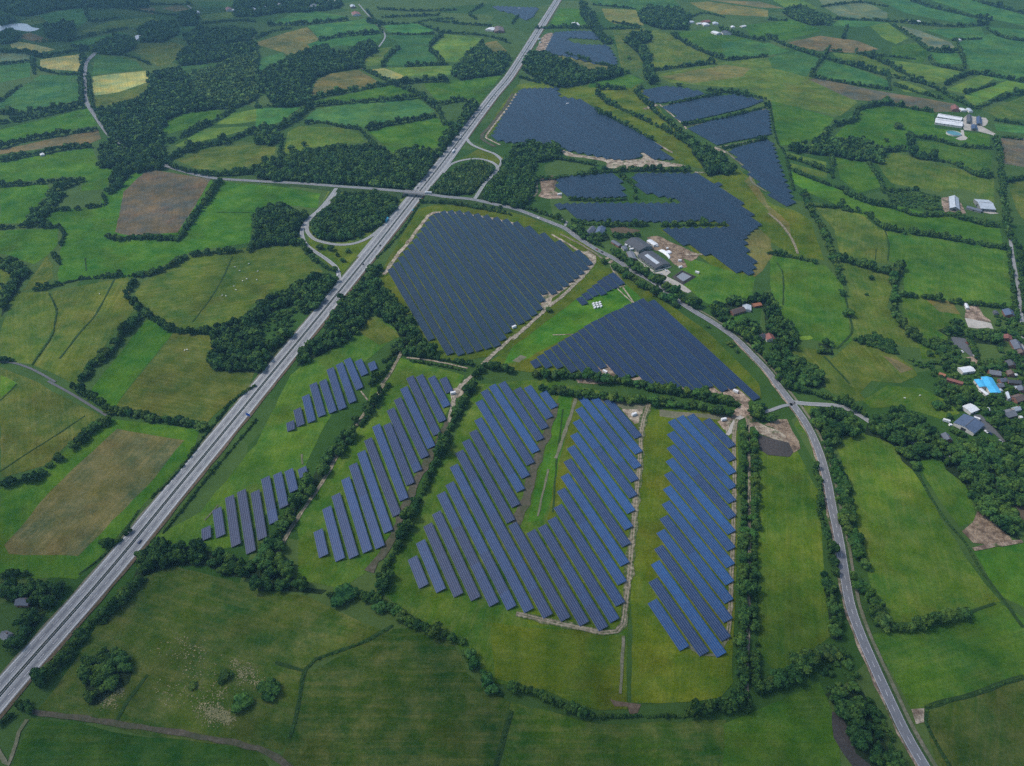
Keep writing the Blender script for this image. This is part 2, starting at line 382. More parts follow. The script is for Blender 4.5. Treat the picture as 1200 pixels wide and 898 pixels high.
# code: colour, dry patches, lines
FC = {'b': ((.043, .122, .010), .22, .25), 'm': ((.062, .122, .011), .35, .4), 'B': ((.027, .084, .010), .25, .3), 'D': ((.036, .098, .010), .3, .3), 'g': ((.046, .118, .014), .3, .3), 't': ((.045, .128, .04), .1, .5), 'l': ((.085, .155, .028), .25, .4),
      'o': ((.070, .118, .018), .5, .45), 'd': ((.13, .132, .046), .7, .4), 'y': ((.29, .275, .13), .3, .8), 'n': ((.13, .112, .066), .5, .4),
      'p': ((.115, .1, .09), .15, .4), 'k': ((.033, .078, .010), .6, .35), 'w': ((.07, .107, .007), .3, .25), 'v': ((.054, .115, .011), .45, .3),
      'G': ((.11, .145, .1), .1, .6), 'r': ((.043, .09, .014), .6, .12), 'q': ((.1, .102, .048), .9, .25)}
FC['L'] = ((.2, .3, .05), .1, .1)
FIELDS = '''
t 0,74 36,72 35,90 0,97
G 0,62 37,63 34,70 0,73
y 47,70 99,63 95,84 70,82 47,80
y 12,52 22,49 45,53 65,58 48,62 14,56
t 0,118 48,88 93,89 96,117 75,121 18,132 0,127
b 0,152 60,138 103,127 114,147 60,156 12,169 0,168
n 0,176 60,163 115,152 119,163 106,168 60,173 0,181
b 0,189 108,173 117,195 139,196 123,222 95,224 97,211 88,207 60,209 0,216
b 68,332 70,295 76,270 52,257 60,246 118,243 122,222 150,203 172,197 250,212 330,219 376,227 372,244 320,240 296,262 292,285 225,295 170,322 150,326 100,326
p 173,198 247,210 230,240 208,273 150,276 135,272 145,225
b 0,221 55,215 58,224 45,245 30,262 0,262
b 0,270 68,268 67,288 55,300 40,310 18,302 0,297
o 28,340 55,300 62,312 62,325 45,338
o 0,313 14,318 9,330 0,341
o 20,343 56,342 65,352 66,370 60,390 37,427 12,424 0,425 0,390 5,375
o 60,342 100,334 150,325 152,345 158,362 140,385 115,415 90,450 80,447 40,428 62,390 67,366
o 158,345 165,332 225,300 300,289 350,289 378,318 374,332 340,342 300,355 280,375 245,383 205,385 175,368
b 173,374 203,389 155,450 135,478 104,470 108,455
o 203,391 248,393 250,428 300,434 292,452 240,497 135,478 160,445
o 0,430 30,442 118,487 115,490 80,520 55,545 0,560
v 0,440 22,450 0,466
b 0,573 55,548 100,505 130,491 180,497 235,503 228,527 170,590 120,650 90,678 0,678
q 137,503 180,510 215,516 180,562 120,624 92,651 10,650 5,640 60,575
t 319,27 352,11 385,16 408,20 375,25 330,28
t 360,30 400,26 430,22 443,32 445,38 400,43 374,47 370,40
d 300,50 330,40 360,32 374,46 355,62 340,69 333,62 300,52
t 300,70 330,62 337,70 318,80 300,85
t 360,52 375,47 445,38 447,45 435,55 400,53 368,60
t 450,30 485,27 508,35 505,40 455,38
t 453,42 510,41 502,52 512,72 490,76 452,77 466,57 467,50
l 505,55 520,40 565,45 550,60 535,73 520,72
d 557,60 570,50 582,48 594,60 580,65 560,65
o 425,72 445,57 460,55 450,65 447,76 430,78
d 364,112 370,95 385,87 420,82 445,97 440,101 375,110
y 432,82 450,80 475,89 466,95 455,93
l 453,80 530,77 528,88 475,90
b 497,98 588,88 563,120 550,117 512,118 500,105
b 365,120 455,100 485,106 487,109 440,115 370,122
t 356,142 370,128 420,120 490,115 510,131 430,151 390,146
b 430,153 510,137 528,150 515,172 490,178 460,179 445,166
o 333,180 337,155 350,148 400,150 420,157 428,166 385,173 370,172 350,180
t 300,127 345,123 352,126 330,142 310,150 300,148
o 205,187 240,175 323,167 322,187 270,200 230,198
b 191,137 225,130 258,128 259,136 232,148 192,158
l 205,171 240,151 290,148 293,152 260,160 210,172
l 253,146 272,133 300,128 300,142 280,145
t 108,88 112,65 130,65 160,72 168,82
y 108,90 140,86 172,83 175,96 140,108 110,112
o 108,113 140,108 175,97 175,108 155,118 130,123 112,125
t 45,18 95,8 103,24 85,38 60,30
l 95,37 130,25 175,20 195,27 170,32 100,38
t 80,50 140,38 150,40 125,48 95,55
o 150,58 170,48 205,50 222,55 210,65 200,75 185,78 165,65
t 205,80 250,67 260,66 235,80 215,82
t 200,42 208,32 230,30 225,35 212,45
n 155,10 165,6 182,10 180,17
n 190,10 210,5 222,11 205,14
t 230,2 275,2 270,8 240,12
o 233,18 270,14 275,20 240,25
o 22,25 50,20 55,26 35,30
n 23,42 35,38 60,48 45,50 25,45
l 300,5 320,0 350,0 320,10
b 644,30 655,10 670,10 690,12 695,25 680,30
d 705,10 745,12 755,30 720,28 710,22
t 690,0 790,0 798,8 745,12 700,6
d 808,3 830,2 900,12 900,20 845,17 820,10
n 830,0 890,2 920,10 890,9
b 785,38 830,35 860,42 900,52 900,62 865,69 845,70 815,55
t 845,50 875,47 905,53 905,62 865,69 848,68
o 755,55 765,35 785,38 820,55 842,72 790,80 765,80 760,70
o 718,35 755,33 762,55 762,72 745,84 728,80 725,65
d 652,66 665,64 720,80 700,86 680,80 655,73
o 768,88 845,73 890,67 960,85 1005,117 978,135 905,120 870,103 820,100 785,97
d 775,90 850,76 880,80 870,90 810,98
w 612,103 652,102 700,95 745,96 760,110 775,130 800,160 830,190 822,198 795,192 750,155 700,125 655,113
w 570,165 580,135 606,100 655,90 655,104 610,106
b 690,88 735,86 755,95 740,103 690,103
w 812,203 850,205 862,196 880,210 905,240 930,246 950,258 966,305 930,300 900,282 880,322 840,316 800,285 770,268 800,266
g 800,300 850,316 885,325 880,360 860,380 835,360 795,330
b 870,30 935,22 963,36 918,48 880,42
n 923,50 960,42 1005,48 1030,58 1000,62 960,60 940,56
t 900,50 925,60 900,65 880,60
t 900,68 935,60 962,70 945,90 905,80
t 955,88 968,72 1000,78 1042,95 1040,105 990,96
p 945,93 960,92 1020,105 1080,115 1120,122 1115,131 1090,132 1040,120 1000,117 960,100
b 904,118 978,138 962,162 935,168 915,171 908,150
o 905,110 945,92 1005,120 985,136 940,125
b 978,160 1005,130 1030,124 1095,130 1095,150 1110,152 1160,158 1160,172 1120,166 1070,157 1062,178 1045,178 1020,166
o 1027,188 1050,178 1110,195 1165,208 1165,238 1130,221 1100,225 1045,215 1033,200
g 1073,165 1125,170 1162,180 1162,198 1140,200 1105,187 1075,178
b 978,182 1018,187 1032,220 1005,226 985,210
l 920,178 968,190 968,197 925,185
l 922,190 970,203 968,210 925,197
b 925,200 1000,228 950,226 930,215
b 945,225 985,224 1040,240 1100,252 1170,263 1175,286 1130,281 1040,266 980,240
o 955,243 985,245 1010,252 1030,268 1040,272 1040,310 1025,306 985,300 978,270 965,255
g 1040,270 1110,282 1180,290 1190,360 1130,358 1060,343 1058,312 1042,306
o 985,308 1045,318 1045,340 1040,360 1060,385 1080,408 1060,406 1020,393 1000,400 992,370 995,340
g 902,300 940,305 968,312 985,330 992,350 995,385 998,400 975,409 960,400 925,395 905,385 903,340
v 1055,345 1115,352 1125,370 1135,385 1110,395 1100,420 1080,421 1075,395 1060,380
d 1085,351 1115,353 1124,368 1100,365
o 930,405 960,410 975,420 990,440 1015,470 990,471 960,450 940,436 915,415
o 998,400 1040,410 1070,430 1075,440 1055,449 1020,446 1000,470 970,425
n 1034,417 1050,421 1070,433 1055,437
v 1010,470 1040,452 1080,455 1110,470 1125,485 1100,491 1050,476 1020,479
v 978,512 1020,507 1045,520 1065,545 1090,580 1110,620 1130,650 1150,680 1172,705 1100,726 1040,731 1022,690 1008,640 1000,580 985,540
g 1072,540 1100,538 1120,550 1140,585 1143,612 1125,618 1100,585
b 1140,645 1200,635 1225,640 1225,730 1200,710 1175,700
g 1020,745 1100,730 1170,705 1225,742 1225,785 1085,831 1068,832 1045,790
r 1085,834 1200,796 1225,790 1225,930 1110,930 1090,870
G 960,0 1010,0 1040,15 1040,25 985,20 965,8
t 1030,0 1070,0 1150,25 1125,28 1060,15
t 1090,0 1140,0 1200,18 1200,30 1150,20
l 1018,30 1040,27 1065,45 1050,52 1035,45
G 1052,30 1075,35 1115,50 1122,60 1090,58 1070,45
b 1045,55 1075,50 1090,62 1080,75 1045,65
t 1090,62 1120,60 1130,75 1100,76
l 1040,70 1080,75 1130,85 1110,96 1090,98 1060,86
t 1085,35 1150,32 1155,45 1120,48
t 1120,50 1160,40 1225,52 1225,95 1170,95 1140,86 1130,70
t 1160,32 1200,35 1200,45 1165,38
l 1108,105 1150,88 1165,92 1135,111
l 1130,112 1180,95 1225,100 1150,120 1140,124
l 1045,97 1060,95 1100,112 1060,108
o 1155,130 1225,103 1225,142 1170,139
t 1165,145 1225,150 1225,160 1168,153
p 1173,162 1225,162 1225,200 1175,192
o 1182,213 1225,213 1225,290 1190,245
o 975,62 1010,65 1040,75 1057,90 1040,89 990,76
l 905,0 940,0 960,10 930,15
t 985,22 1040,27 1010,32 975,30
B -5,930 15,895 35,842 80,847 130,858 240,870 300,880 335,930
r 45,832 90,770 140,690 200,662 300,690 360,700 460,745 410,764 355,782 350,830 345,862 330,880 200,866 100,846
k 357,790 400,766 460,738 480,738 530,752 548,790 575,812 598,822 590,860 585,930 335,930 330,890 347,850
k 598,822 640,832 700,850 850,844 850,930 585,930 592,870
D 848,848 900,828 960,800 980,850 990,930 848,930
m 888,512 930,522 958,575 964,650 973,745 940,775 905,787 889,760
g 200,660 160,640 235,600 300,520 340,440 400,390 440,370 470,390 420,430 380,500 350,560 280,640 230,650
v 350,590 420,500 440,440 470,420 545,440 530,470 500,540 470,600 440,665 400,690 350,680
v 440,690 480,610 520,540 560,450 640,445 760,470 760,560 735,740 735,832 700,834 640,812 578,800 545,775 530,748 470,715
w 590,665 640,640 690,600 738,620 730,740 700,745 620,730
w 575,730 690,742 733,747 735,830 700,833 640,810 580,795
w 742,480 865,480 862,700 858,800 845,817 800,824 740,824 740,600
b 618,612 655,464 672,464 655,560 635,612
w 648,610 640,612 660,520 672,465 682,470 668,560
w 440,330 490,245 520,238 600,246 690,285 712,318 640,380 590,415 530,425 510,420 480,375
w 560,430 600,410 700,315 725,312 760,340 830,390 890,450 893,466 880,470 800,460 700,440 620,436
b 590,428 600,408 690,340 730,330 752,350 690,380 620,420
v 945,470 985,500 960,520 930,500
o 385,225 368,250 362,275 395,290 440,275 480,230
w 360,262 362,285 375,303 392,318 398,325 420,300 442,272 425,284 400,288 375,282
w 525,195 555,178 565,172 590,185 583,195 560,186 540,190
o 415,385 440,370 470,395 445,405
L 936,394.5 950,394 953,397 946,399 937,398
d 872,272 890,267 903,280 905,300 893,318 884,326 882,310 876,292
d 880,205 900,240 925,262 928,280 912,262 892,238 872,212
'''
field_layer = []          # (bbox, z) so that later sheets lie above earlier ones
def next_z(P2, step=.012, base=.03):
    xs = [p[0] for p in P2]; ys = [p[1] for p in P2]; bb = (min(xs), max(xs), min(ys), max(ys)); z = base
    for b, zz in field_layer:
        if bb[0] < b[1] and b[0] < bb[1] and bb[2] < b[3] and b[2] < bb[3]: z = max(z, zz + step)
    field_layer.append((bb, z)); return z

def sheet(name, photo, mat, jit=1.0, color=None, dry=0, lines=0, z=None, smooth=False):
    W = [P(*q) for q in photo]
    C = spline(W + [W[0]], 10)[:-1] if smooth else lineres(W + [W[0]], 14)[:-1]
    C = C + rng.normal(0, jit * .4, C.shape)
    if z is None: z = next_z(C)
    i = max(range(len(W)), key=lambda k: math.dist(W[k], W[(k + 1) % len(W)]))
    a = np.array(W[(i + 1) % len(W)]) - np.array(W[i]); a /= np.linalg.norm(a); c0 = C.mean(0)
    U = [((p - c0) @ a, (p - c0) @ np.array([-a[1], a[0]])) for p in C]
    V = [(p[0], p[1], z) for p in C]
    ar = sum(V[k][0] * V[(k+1) % len(V)][1] - V[(k+1) % len(V)][0] * V[k][1] for k in range(len(V)))
    f = tuple(range(len(V)))
    me = mesh(name, V, [f if ar > 0 else f[::-1]], mat, U)
    o = link(name, me)
    meta(o, kind='structure')
    if color: o.color = (*color, 1)
    o['dry'] = float(dry); o['lines'] = float(lines)
    return o
for ln in FIELDS.strip().splitlines():
    code, s = ln.split(' ', 1); c, dry, lines = FC[code]
    k = rng.uniform(.86, 1.14); h = rng.normal(0, .04, 3)
    sheet('field', pts(s), M['grass'], 1.6, tuple(max(.005, q * k * (1 + e)) for q, e in zip(c, h)), dry, lines)

# the same patchwork goes on to either side of the surveyed fields
SIDE = []
for side in (-1, 1):
    y = 150.0
    while y < 3000:
        dy = rng.uniform(110, 190) * (1 + y / 2500); x0 = 90 + .735 * max(y + 30, math.hypot(y, 0)) * 1.0 + 250 + y * .02; 
        for c_ in range(3):
            dx = rng.uniform(150, 260); q = [(x0, y), (x0 + dx, y + rng.uniform(-12, 12)), (x0 + dx, y + dy), (x0 + rng.uniform(0, 40), y + dy - 4)]
            q = [(side * a, b_) for a, b_ in q]
            c, dry, lines = FC['bgobglvm'[rng.integers(0, 8)]]
            sheet('field', [pix(*k) for k in q], M['grass'], 1.6, tuple(v * rng.uniform(.85, 1.15) for v in c), dry, lines)
            SIDE.append((q[0], q[3])); SIDE.append((q[0], q[1])); x0 += dx + 4
        y += dy + 4
# bare ground, yards, ponds
ZB = max(z for _, z in field_layer) + .02
BARE = '''
sand|bare_ground|21|330,280 360,275 395,300 380,350 300,420 230,470 190,500 150,560 135,510 140,460 180,470 250,440 300,400 350,350 362,320
sand|bare_ground|20|220,690 290,720 450,740 600,745 610,715 640,740 760,765 815,778 700,782 460,788 440,758 330,738 250,728
sandpink|bare_ground|20|110,235 150,165 195,160 150,238
sandpink|bare_ground|20|440,745 560,742 600,750 540,782 470,785
soil|bare_ground|20|130,830 210,825 190,898 140,898
soil|bare_ground|21|460,170 520,165 600,185 560,195 470,195
d|x|x|0,0
sand|bare_ground|22|520,120 560,110 600,110 640,85 620,180 570,185
sand|bare_ground|12|905,30 985,0 960,60 910,72
sandpink|bare_ground|21|400,810 430,800 490,870 470,885 420,872
sandpink|bare_ground|22|960,175 1000,165 1035,130 1085,95 1105,110 1085,160 1040,180 1010,225 990,215
track|bare_ground|22|380,60 510,85 630,100 620,115 520,120 480,98 380,85
track|bare_ground|22|690,120 830,135 1030,150 1030,175 950,170 840,150 760,160 690,150
soil|bare_ground|21|600,880 540,890 440,870 460,850 560,860
track|bare_ground|21|0,790 40,765 70,770 30,800
sandpink|bare_ground|13|200,330 200,330 201,331
'''
for ln in BARE.strip().splitlines():
    m, nm, r, s = ln.split('|')
    if nm == 'x' or m == 'd' or s.startswith('200,330 200,330'): continue
    sheet(nm, reg(r, s), M[m], 2.0, z=ZB + rng.uniform(0, .002), smooth=True)
BARE2 = '''
soilpatch|bare_ground|850,450,9.975|450,470 600,420 720,420 790,560 880,760 800,800 740,700 690,590 560,520
soildark|bare_ground|850,450,9.975|390,590 560,640 740,690 795,800 760,850 640,845 500,840 390,760
sand|bare_ground|850,450,9.975|380,450 500,510 600,540 690,590 740,690 640,665 550,640 400,580 330,500
sandpink|bare_ground|740,370,7.48|-480,560 -420,540 -330,560 -200,590 -130,500 -60,560 0,560 100,520 180,570 330,610 480,640 560,670 690,610 780,670 890,620 1040,740 1000,800 930,750 800,715 600,705 400,685 200,645 60,605 -150,590 -330,600 -470,590
sandpink|bare_ground|850,450,9.975|215,220 275,220 290,330 340,420 390,450 340,500 250,500 230,400 190,350
sandpink|bare_ground|850,450,9.975|0,100 90,40 130,80 220,220 180,215 130,190 0,190
sand|bare_ground|850,450,9.975|0,420 60,410 70,480 10,580 0,560
soilpatch|bare_ground|600,180,9.975|325,300 490,285 480,380 500,450 540,460 480,520 400,525 300,500 345,430
sandpink|bare_ground|600,180,9.975|400,450 500,440 590,480 575,522 400,528 330,510
soilpatch|bare_ground|710,265,9.98|470,140 600,115 720,170 900,250 1000,300 1100,330 1000,420 900,380 960,480 880,500 790,440 640,300 500,270 600,215
concrete|yard|710,265,9.98|430,440 520,500 570,550 720,510 760,540 700,590 850,660 1000,765 960,785 900,765 820,690 670,680 640,640 560,585 480,520 400,400 330,310 370,290 400,360
concrete|yard|1080,115,11.97|590,275 640,235 720,260 900,280 935,320 900,390 850,400 1035,500 1030,550 990,520 800,470 600,450 560,380 570,300
concrete|yard|1080,115,11.97|550,450 590,450 600,530 655,560 620,590 540,595 470,570 550,540
concrete|yard|1090,215,11.97|740,372 850,395 970,425 850,430 740,408
sandpink|yard|1090,215,11.97|160,205 265,190 430,280 500,420 420,430 270,390 200,405 160,300
sandpink|yard|1080,340,9.975|520,190 670,190 720,300 800,350 820,385 660,360 500,320
concrete|arena|1080,340,9.975|500,325 660,355 815,390 845,470 780,445 640,452 535,432
asphaltdark|car_park|1080,340,9.975|310,575 400,540 490,555 600,650 665,760 690,840 560,770 480,695 380,645
sandpink|yard|1080,340,9.975|490,800 660,770 690,850 560,870
asphaltdark|yard|1080,430,9.975|610,560 700,570 900,760 990,870 960,880 850,790 720,730 600,640
soilpatch|bare_ground|900,450,3.99|905,690 960,650 975,590 1000,580 1060,640 1140,730 1060,755 960,745
sand|bare_ground|900,450,3.99|980,590 1000,580 1060,640 1130,728 1100,735 1040,650
sand|bare_ground|900,673,3.99|670,635 735,630 735,690 690,700
soil|bare_ground|900,450,3.99|1140,560 1197,550 1197,650 1150,640
soildark|ditch|900,673,3.99|300,640 360,660 375,740 440,830 480,898 400,898 310,770
soil|bare_ground|600,673,3.99|455,585 490,590 600,605 590,655 550,655 540,620 480,620
pond|pond|0,0,3.99|-20,125 60,112 120,112 150,128 185,135 140,148 60,140 -20,148
sand|bare_ground|1090,115,3.99|0,0 1,0 1,1
'''
for ln in BARE2.strip().splitlines():
    m, nm, o, s = ln.split('|')
    if s == '0,0 1,0 1,1': continue
    ox, oy, k = map(float, o.split(','))
    sheet(nm, pts(s, ox, oy, k), M[m], 1.2, z=ZB + .012 + .012 * rng.integers(0, 4) + rng.uniform(0, .002), smooth=(nm not in ('yard', 'car_park', 'arena')))
# pale dry tussocks in the scrubby meadow
V = []; Fc = []; reg_ = pts('182,738 235,742 262,770 300,780 330,800 325,850 255,856 225,850 165,830 180,780')
cl = [(250, 838, 9, 60), (265, 842, 6, 40), (283, 792, 6, 26), (275, 778, 6, 18), (258, 813, 8, 20), (212, 750, 8, 16), (240, 800, 30, 60), (200, 815, 22, 40), (120, 825, 6, 14), (135, 805, 5, 10), (302, 800, 8, 24), (190, 760, 12, 12), (245, 830, 16, 90), (262, 838, 9, 70), (128, 822, 9, 50), (140, 810, 6, 40), (285, 785, 12, 50), (250, 836, 14, 120), (266, 842, 8, 90), (290, 790, 14, 70), (225, 765, 20, 60)]
for x0, y0, r0, n in cl:
    for _ in range(n * 2):
        x, y = x0 + rng.normal(0, r0 * .6), y0 + rng.normal(0, r0 * .45)
        p = P(x, y); r1 = rng.uniform(.14, .55); b = len(V); a0 = rng.uniform(0, 6)
        for k in range(6): q = r1 * rng.uniform(.6, 1.2); V.append((p[0] + 1.3 * q * math.cos(a0 + k * 1.047), p[1] + q * math.sin(a0 + k * 1.047), ZB + .05))
        V.append((*p, ZB + rng.uniform(.1, .35))); Fc += [(b + k, b + (k + 1) % 6, b + 6) for k in range(6)]
meta(link('dry_grass', mesh('dry_grass', V, Fc, M['straw'])), 'pale dry grass tufts scattered over the scrubby meadow', 'dry grass', kind='stuff')

# ------------------------------------------------------------------ ditches and field paths
ZT = ZB + .2
DITCH = '''
01|230,475 265,550 255,620 240,680 150,810|2.2
01|535,410 450,570 380,650 280,780|2.2
01|1090,300 1010,460 900,610|1.6
01|400,310 405,370|1.5
01|1015,95 1190,98|1.5
02|370,890 520,770 650,590|2
02|0,410 200,280 400,150|1.5
02|0,80 80,0|1.5
03|690,470 600,590 540,690|2.5
13|640,240 520,310 400,355 280,400 230,445 205,560 185,690 150,770|3
13|90,415 160,435 230,455|2.5
13|1197,640 1160,760 1120,898|3.5
31|545,180 565,240 560,320|1.6
31|505,265 500,330|1.5
31|40,330 70,390 70,530|1.8
31|360,490 380,570 390,660 320,735|2.5
31|260,770 310,820 380,898|2.5
32|690,400 760,530 850,660 920,740 1010,898|3
33|1010,0 1100,120 1190,250|3
33|740,620 735,690 770,760 850,898|2.5
33|740,620 960,560 1100,510 1197,480|3.5
23|0,400 0,400|1
33|940,180 1060,135|2
11|690,330 700,300|1
22|240,120 210,340 190,600|1.5
'''
for ln in DITCH.strip().splitlines():
    r, s, w = ln.split('|'); q = reg(r, s)
    if math.dist(q[0], q[-1]) < 8: continue
    C = spline([P(*p) for p in q], 9)
    meta(ribbon('ditch', C, -float(w) / 2, float(w) / 2, ZT + rng.uniform(0, .003), M['ditch'], jit=1.2), kind='structure')

TRACKS = '''
ruts2|560,240,7.48|1030,500 1000,530 935,615 850,700 720,820 620,898 580,935 411,1085 299,1182|5.5|track
ruts2|300,225,3.99|1197,680 1100,770 1020,850 970,898 960,925|5.5|track
ruts2|300,450,3.99|965,0 930,60 900,180 880,230|5|track
mud|300,450,3.99|900,180 840,290 760,440 690,590 630,740 560,830 530,880|8|track
ruts|300,225,3.99|690,725 660,790 620,860 585,905|4|track
ruts|300,450,3.99|600,0 550,80 500,150 470,195|4|track
ruts|300,450,3.99|440,250 400,300 330,430 270,520 200,620 140,720 85,820|4|track
sand|300,225,3.99|705,775 850,795 990,825|2.5|path
ruts|600,450,3.99|640,90 608,200 593,400 572,600 547,898|8|track
ruts|600,673,3.99|548,0 530,150 518,235 490,268 430,275 250,238 100,204 20,185|6|track
track|600,673,3.99|520,290 515,420 505,560|2.5|path
ruts|600,450,3.99|1050,165 1038,250 1040,450 1033,700 1025,898|4.4|track
ruts|600,673,3.99|1025,0 1020,150 1013,250 1003,310|4.2|track
track|600,673,3.99|1000,310 950,380 880,375 820,335|3|path
ruts|600,450,3.99|1104,170 1108,350 1110,600 1108,898|2.6|track
ruts|600,673,3.99|1108,0 1105,250 1098,400 1095,590|2.6|track
mud|600,450,3.99|205,90 160,240 110,380 60,560 15,655|9|track
track|600,450,3.99|300,70 250,220 205,350|3.5|path
track|600,450,3.99|170,400 120,620|2|path
sand|600,225,3.99|460,345 500,420 575,528|2|path
sand|600,225,3.99|190,670 290,667|1.5|path
ruts|660,265,14.96|-60,140 0,170 180,260 350,350 560,480 690,575|3|track
sand|660,265,14.96|-200,150 0,270 170,370 250,430 400,500 480,600 430,720|4|track
sand|440,230,7.48|1250,260 1180,235 1000,195 850,168 700,148 505,150 425,225 300,390 170,550 75,690|6|track
sand|600,0,3.99|150,240 195,160|5|path
sand|600,0,3.99|-5,495 38,425|5|path
sand|600,0,3.99|610,715 645,745|8|path
sand|600,0,3.99|660,665 750,715|5|path
sand|600,0,3.99|620,512 680,490|10|path
sand|600,0,3.99|690,490 750,540 800,585 815,605|4|path
track|600,0,3.99|870,460 690,500|4|path
track|600,0,3.99|820,590 1000,560 1190,510|4|path
track|600,0,3.99|960,690 1190,650|4|path
sand|600,0,3.99|940,690 1000,715|10|path
track|600,0,3.99|1000,710 1060,760 1110,800 1120,850 1190,898|4|track
sand|600,0,3.99|855,808 905,808|7|path
track|600,0,3.99|870,815 900,850 1000,898|6|track
ruts|900,225,3.99|0,100 60,150 110,220 140,290|4|track
sand|500,110,9.975|1050,-5 960,150 830,310 700,490 720,530 860,600|4.5|path
mud|500,110,9.975|1010,0 900,180 760,360 650,480 660,540 800,620|7|path
track|600,180,9.975|370,260 310,270 285,320 285,470 180,545 100,600 55,630|4|track
track|600,180,9.975|205,635 330,685|3|path
track|600,180,9.975|390,700 520,765|3|path
asphaltpale|600,180,9.975|560,770 640,805 615,850|4|path
sand|710,265,9.98|930,335 1190,335|4|path
track|710,265,9.98|70,470 110,540 220,690|3|path
sand|710,265,9.98|225,700 130,725 310,898|2|path
sand|660,265,14.96|740,572 800,570|5|path
sand|660,265,14.96|860,610 815,655|5|path
concrete|850,450,9.975|195,385 120,430 75,490 50,560 20,600|5|track
track|850,450,9.975|245,480 250,600 255,800|4|path
sandpink|900,450,3.99|960,775 1060,755 1190,738|4|track
track|0,673,3.99|-20,800 40,890 90,740 130,680|3|path
mud|0,673,3.99|150,645 350,670 550,700 750,730 850,745 1100,790 1200,815|4|path
mud|300,673,3.99|0,810 60,835 100,860 165,910|4|path
sand|320,400,7.48|770,440 830,520|1.5|path
track|220,530,7.48|1000,20 1005,110|2|path
track|220,530,7.48|150,600 270,465|1.5|path
asphaltdark|0,225,3.99|-20,795 60,800 150,830 260,890|3|lane
asphaltdark|0,450,3.99|225,-12 330,45 420,100 500,150|3|lane
asphaltpale|900,225,3.99|1130,200 1140,280 1150,340 1170,450 1182,560 1190,650 1200,800|5|lane
asphaltpale|0,0,3.99|445,255 405,300 397,380 405,470 450,550 515,640|5.5|lane
asphaltpale|300,0,3.99|480,20 545,95 590,140 603,175 575,220|4.5|lane
track|300,0,3.99|490,320 560,355 660,390 750,430|3|lane
track|0,0,3.99|860,225 960,210 1090,195 1200,175|4|lane
asphaltpale|0,0,3.99|870,20 900,45|5|lane
'''
for i, ln in enumerate(TRACKS.strip().splitlines()):
    m, o, s, w, nm = ln.split('|'); ox, oy, k = map(float, o.split(','))
    C = spline([P(*p) for p in pts(s, ox, oy, k)], 7); w = float(w)
    meta(ribbon(nm, C, -w / 2, w / 2, ZT + .03 + (i % 12) * .006, M[m], jit=0 if nm == 'lane' else w * .35), kind='structure')

# ------------------------------------------------------------------ roads
ZR = ZT + .14
def road(name, C, w, mat, line=True, dash=None, edge=True):
    r = meta(ribbon(name, C, -w / 2, w / 2, ZR, mat), kind='structure')
    if edge:
        for s in (-1, 1): ribbon('edge_line', C, s * (w / 2 - .55) - .09, s * (w / 2 - .55) + .09, ZR + .02, M['white'], r)
    if dash: dashes('lane_marking', C, 0, dash[0], dash[1], .11, r)
    return r
def dashes(name, C, off, ln, gap, hw, parent):
    N_ = normals2(C); d = np.concatenate([[0], np.cumsum(np.linalg.norm(np.diff(C[:, :2], axis=0), axis=1))])
    Z = C[:, 2] if C.shape[1] > 2 else np.zeros(len(C)); V = []; Fc = []
    s = 0.0
    while s + ln < d[-1]:
        b = len(V)
        for t in (s, s + ln):
            x, y, z = (np.interp(t, d, q) for q in (C[:, 0], C[:, 1], Z)); nx, ny = (np.interp(t, d, q) for q in (N_[:, 0], N_[:, 1]))
            for o in (off - hw, off + hw): V.append((x + nx * o, y + ny * o, z + ZR + .02))
        Fc.append((b, b + 1, b + 3, b + 2)); s += ln + gap
    me = mesh(name, V, [f[::-1] for f in Fc], M['white']); return link(name, me, parent)

mw = [P(*q) for q in pts('-75,905 0,813 66,740 120.5,680 193,590 251.5,520 325,430 350,400 423.7,310 440,290 492,224 512,199.5 580,110 597,90 633,33 653.7,0')]
d_ = np.array(mw[-1]) - np.array(mw[-2]); d_ /= np.linalg.norm(d_)
mw += [tuple(np.array(mw[-1]) + d_ * k) for k in (400, 1200, 2500)]
MW = spline(mw, 14)
k_ = np.ones(9) / 9
for ax in (0, 1):
    q = np.pad(MW[:, ax], 4, mode='reflect', reflect_type='odd'); MW[:, ax] = np.convolve(q, k_, 'valid')
motor = meta(ribbon('motorway', MW, -12.4, 12.4, ZR + .05, M['asphaltpale']), kind='structure')
ribbon('median_strip', MW, -1.5, 1.5, ZR + .07, M['verge'], motor)
for s in (-1, 1):
    ribbon('lane_surface', MW, s * 6.6 - 1.5, s * 6.6 + 1.5, ZR + .062, M['asphalt'], motor)
    ribbon('edge_line', MW, s * 11.0 - .2, s * 11.0 + .2, ZR + .075, M['white'], motor)
    ribbon('edge_line', MW, s * 2.3 - .13, s * 2.3 + .13, ZR + .075, M['white'], motor)
    dashes('lane_marking', MW, s * 6.6, 6, 9, .13, motor).location.z = .06
meta(ribbon('verge', MW, -15.5, -12.4, ZR - .02, M['soil'], jit=1.2), kind='structure')
meta(ribbon('verge', MW, 12.4, 14.2, ZR - .02, M['track'], jit=1.0), kind='structure')
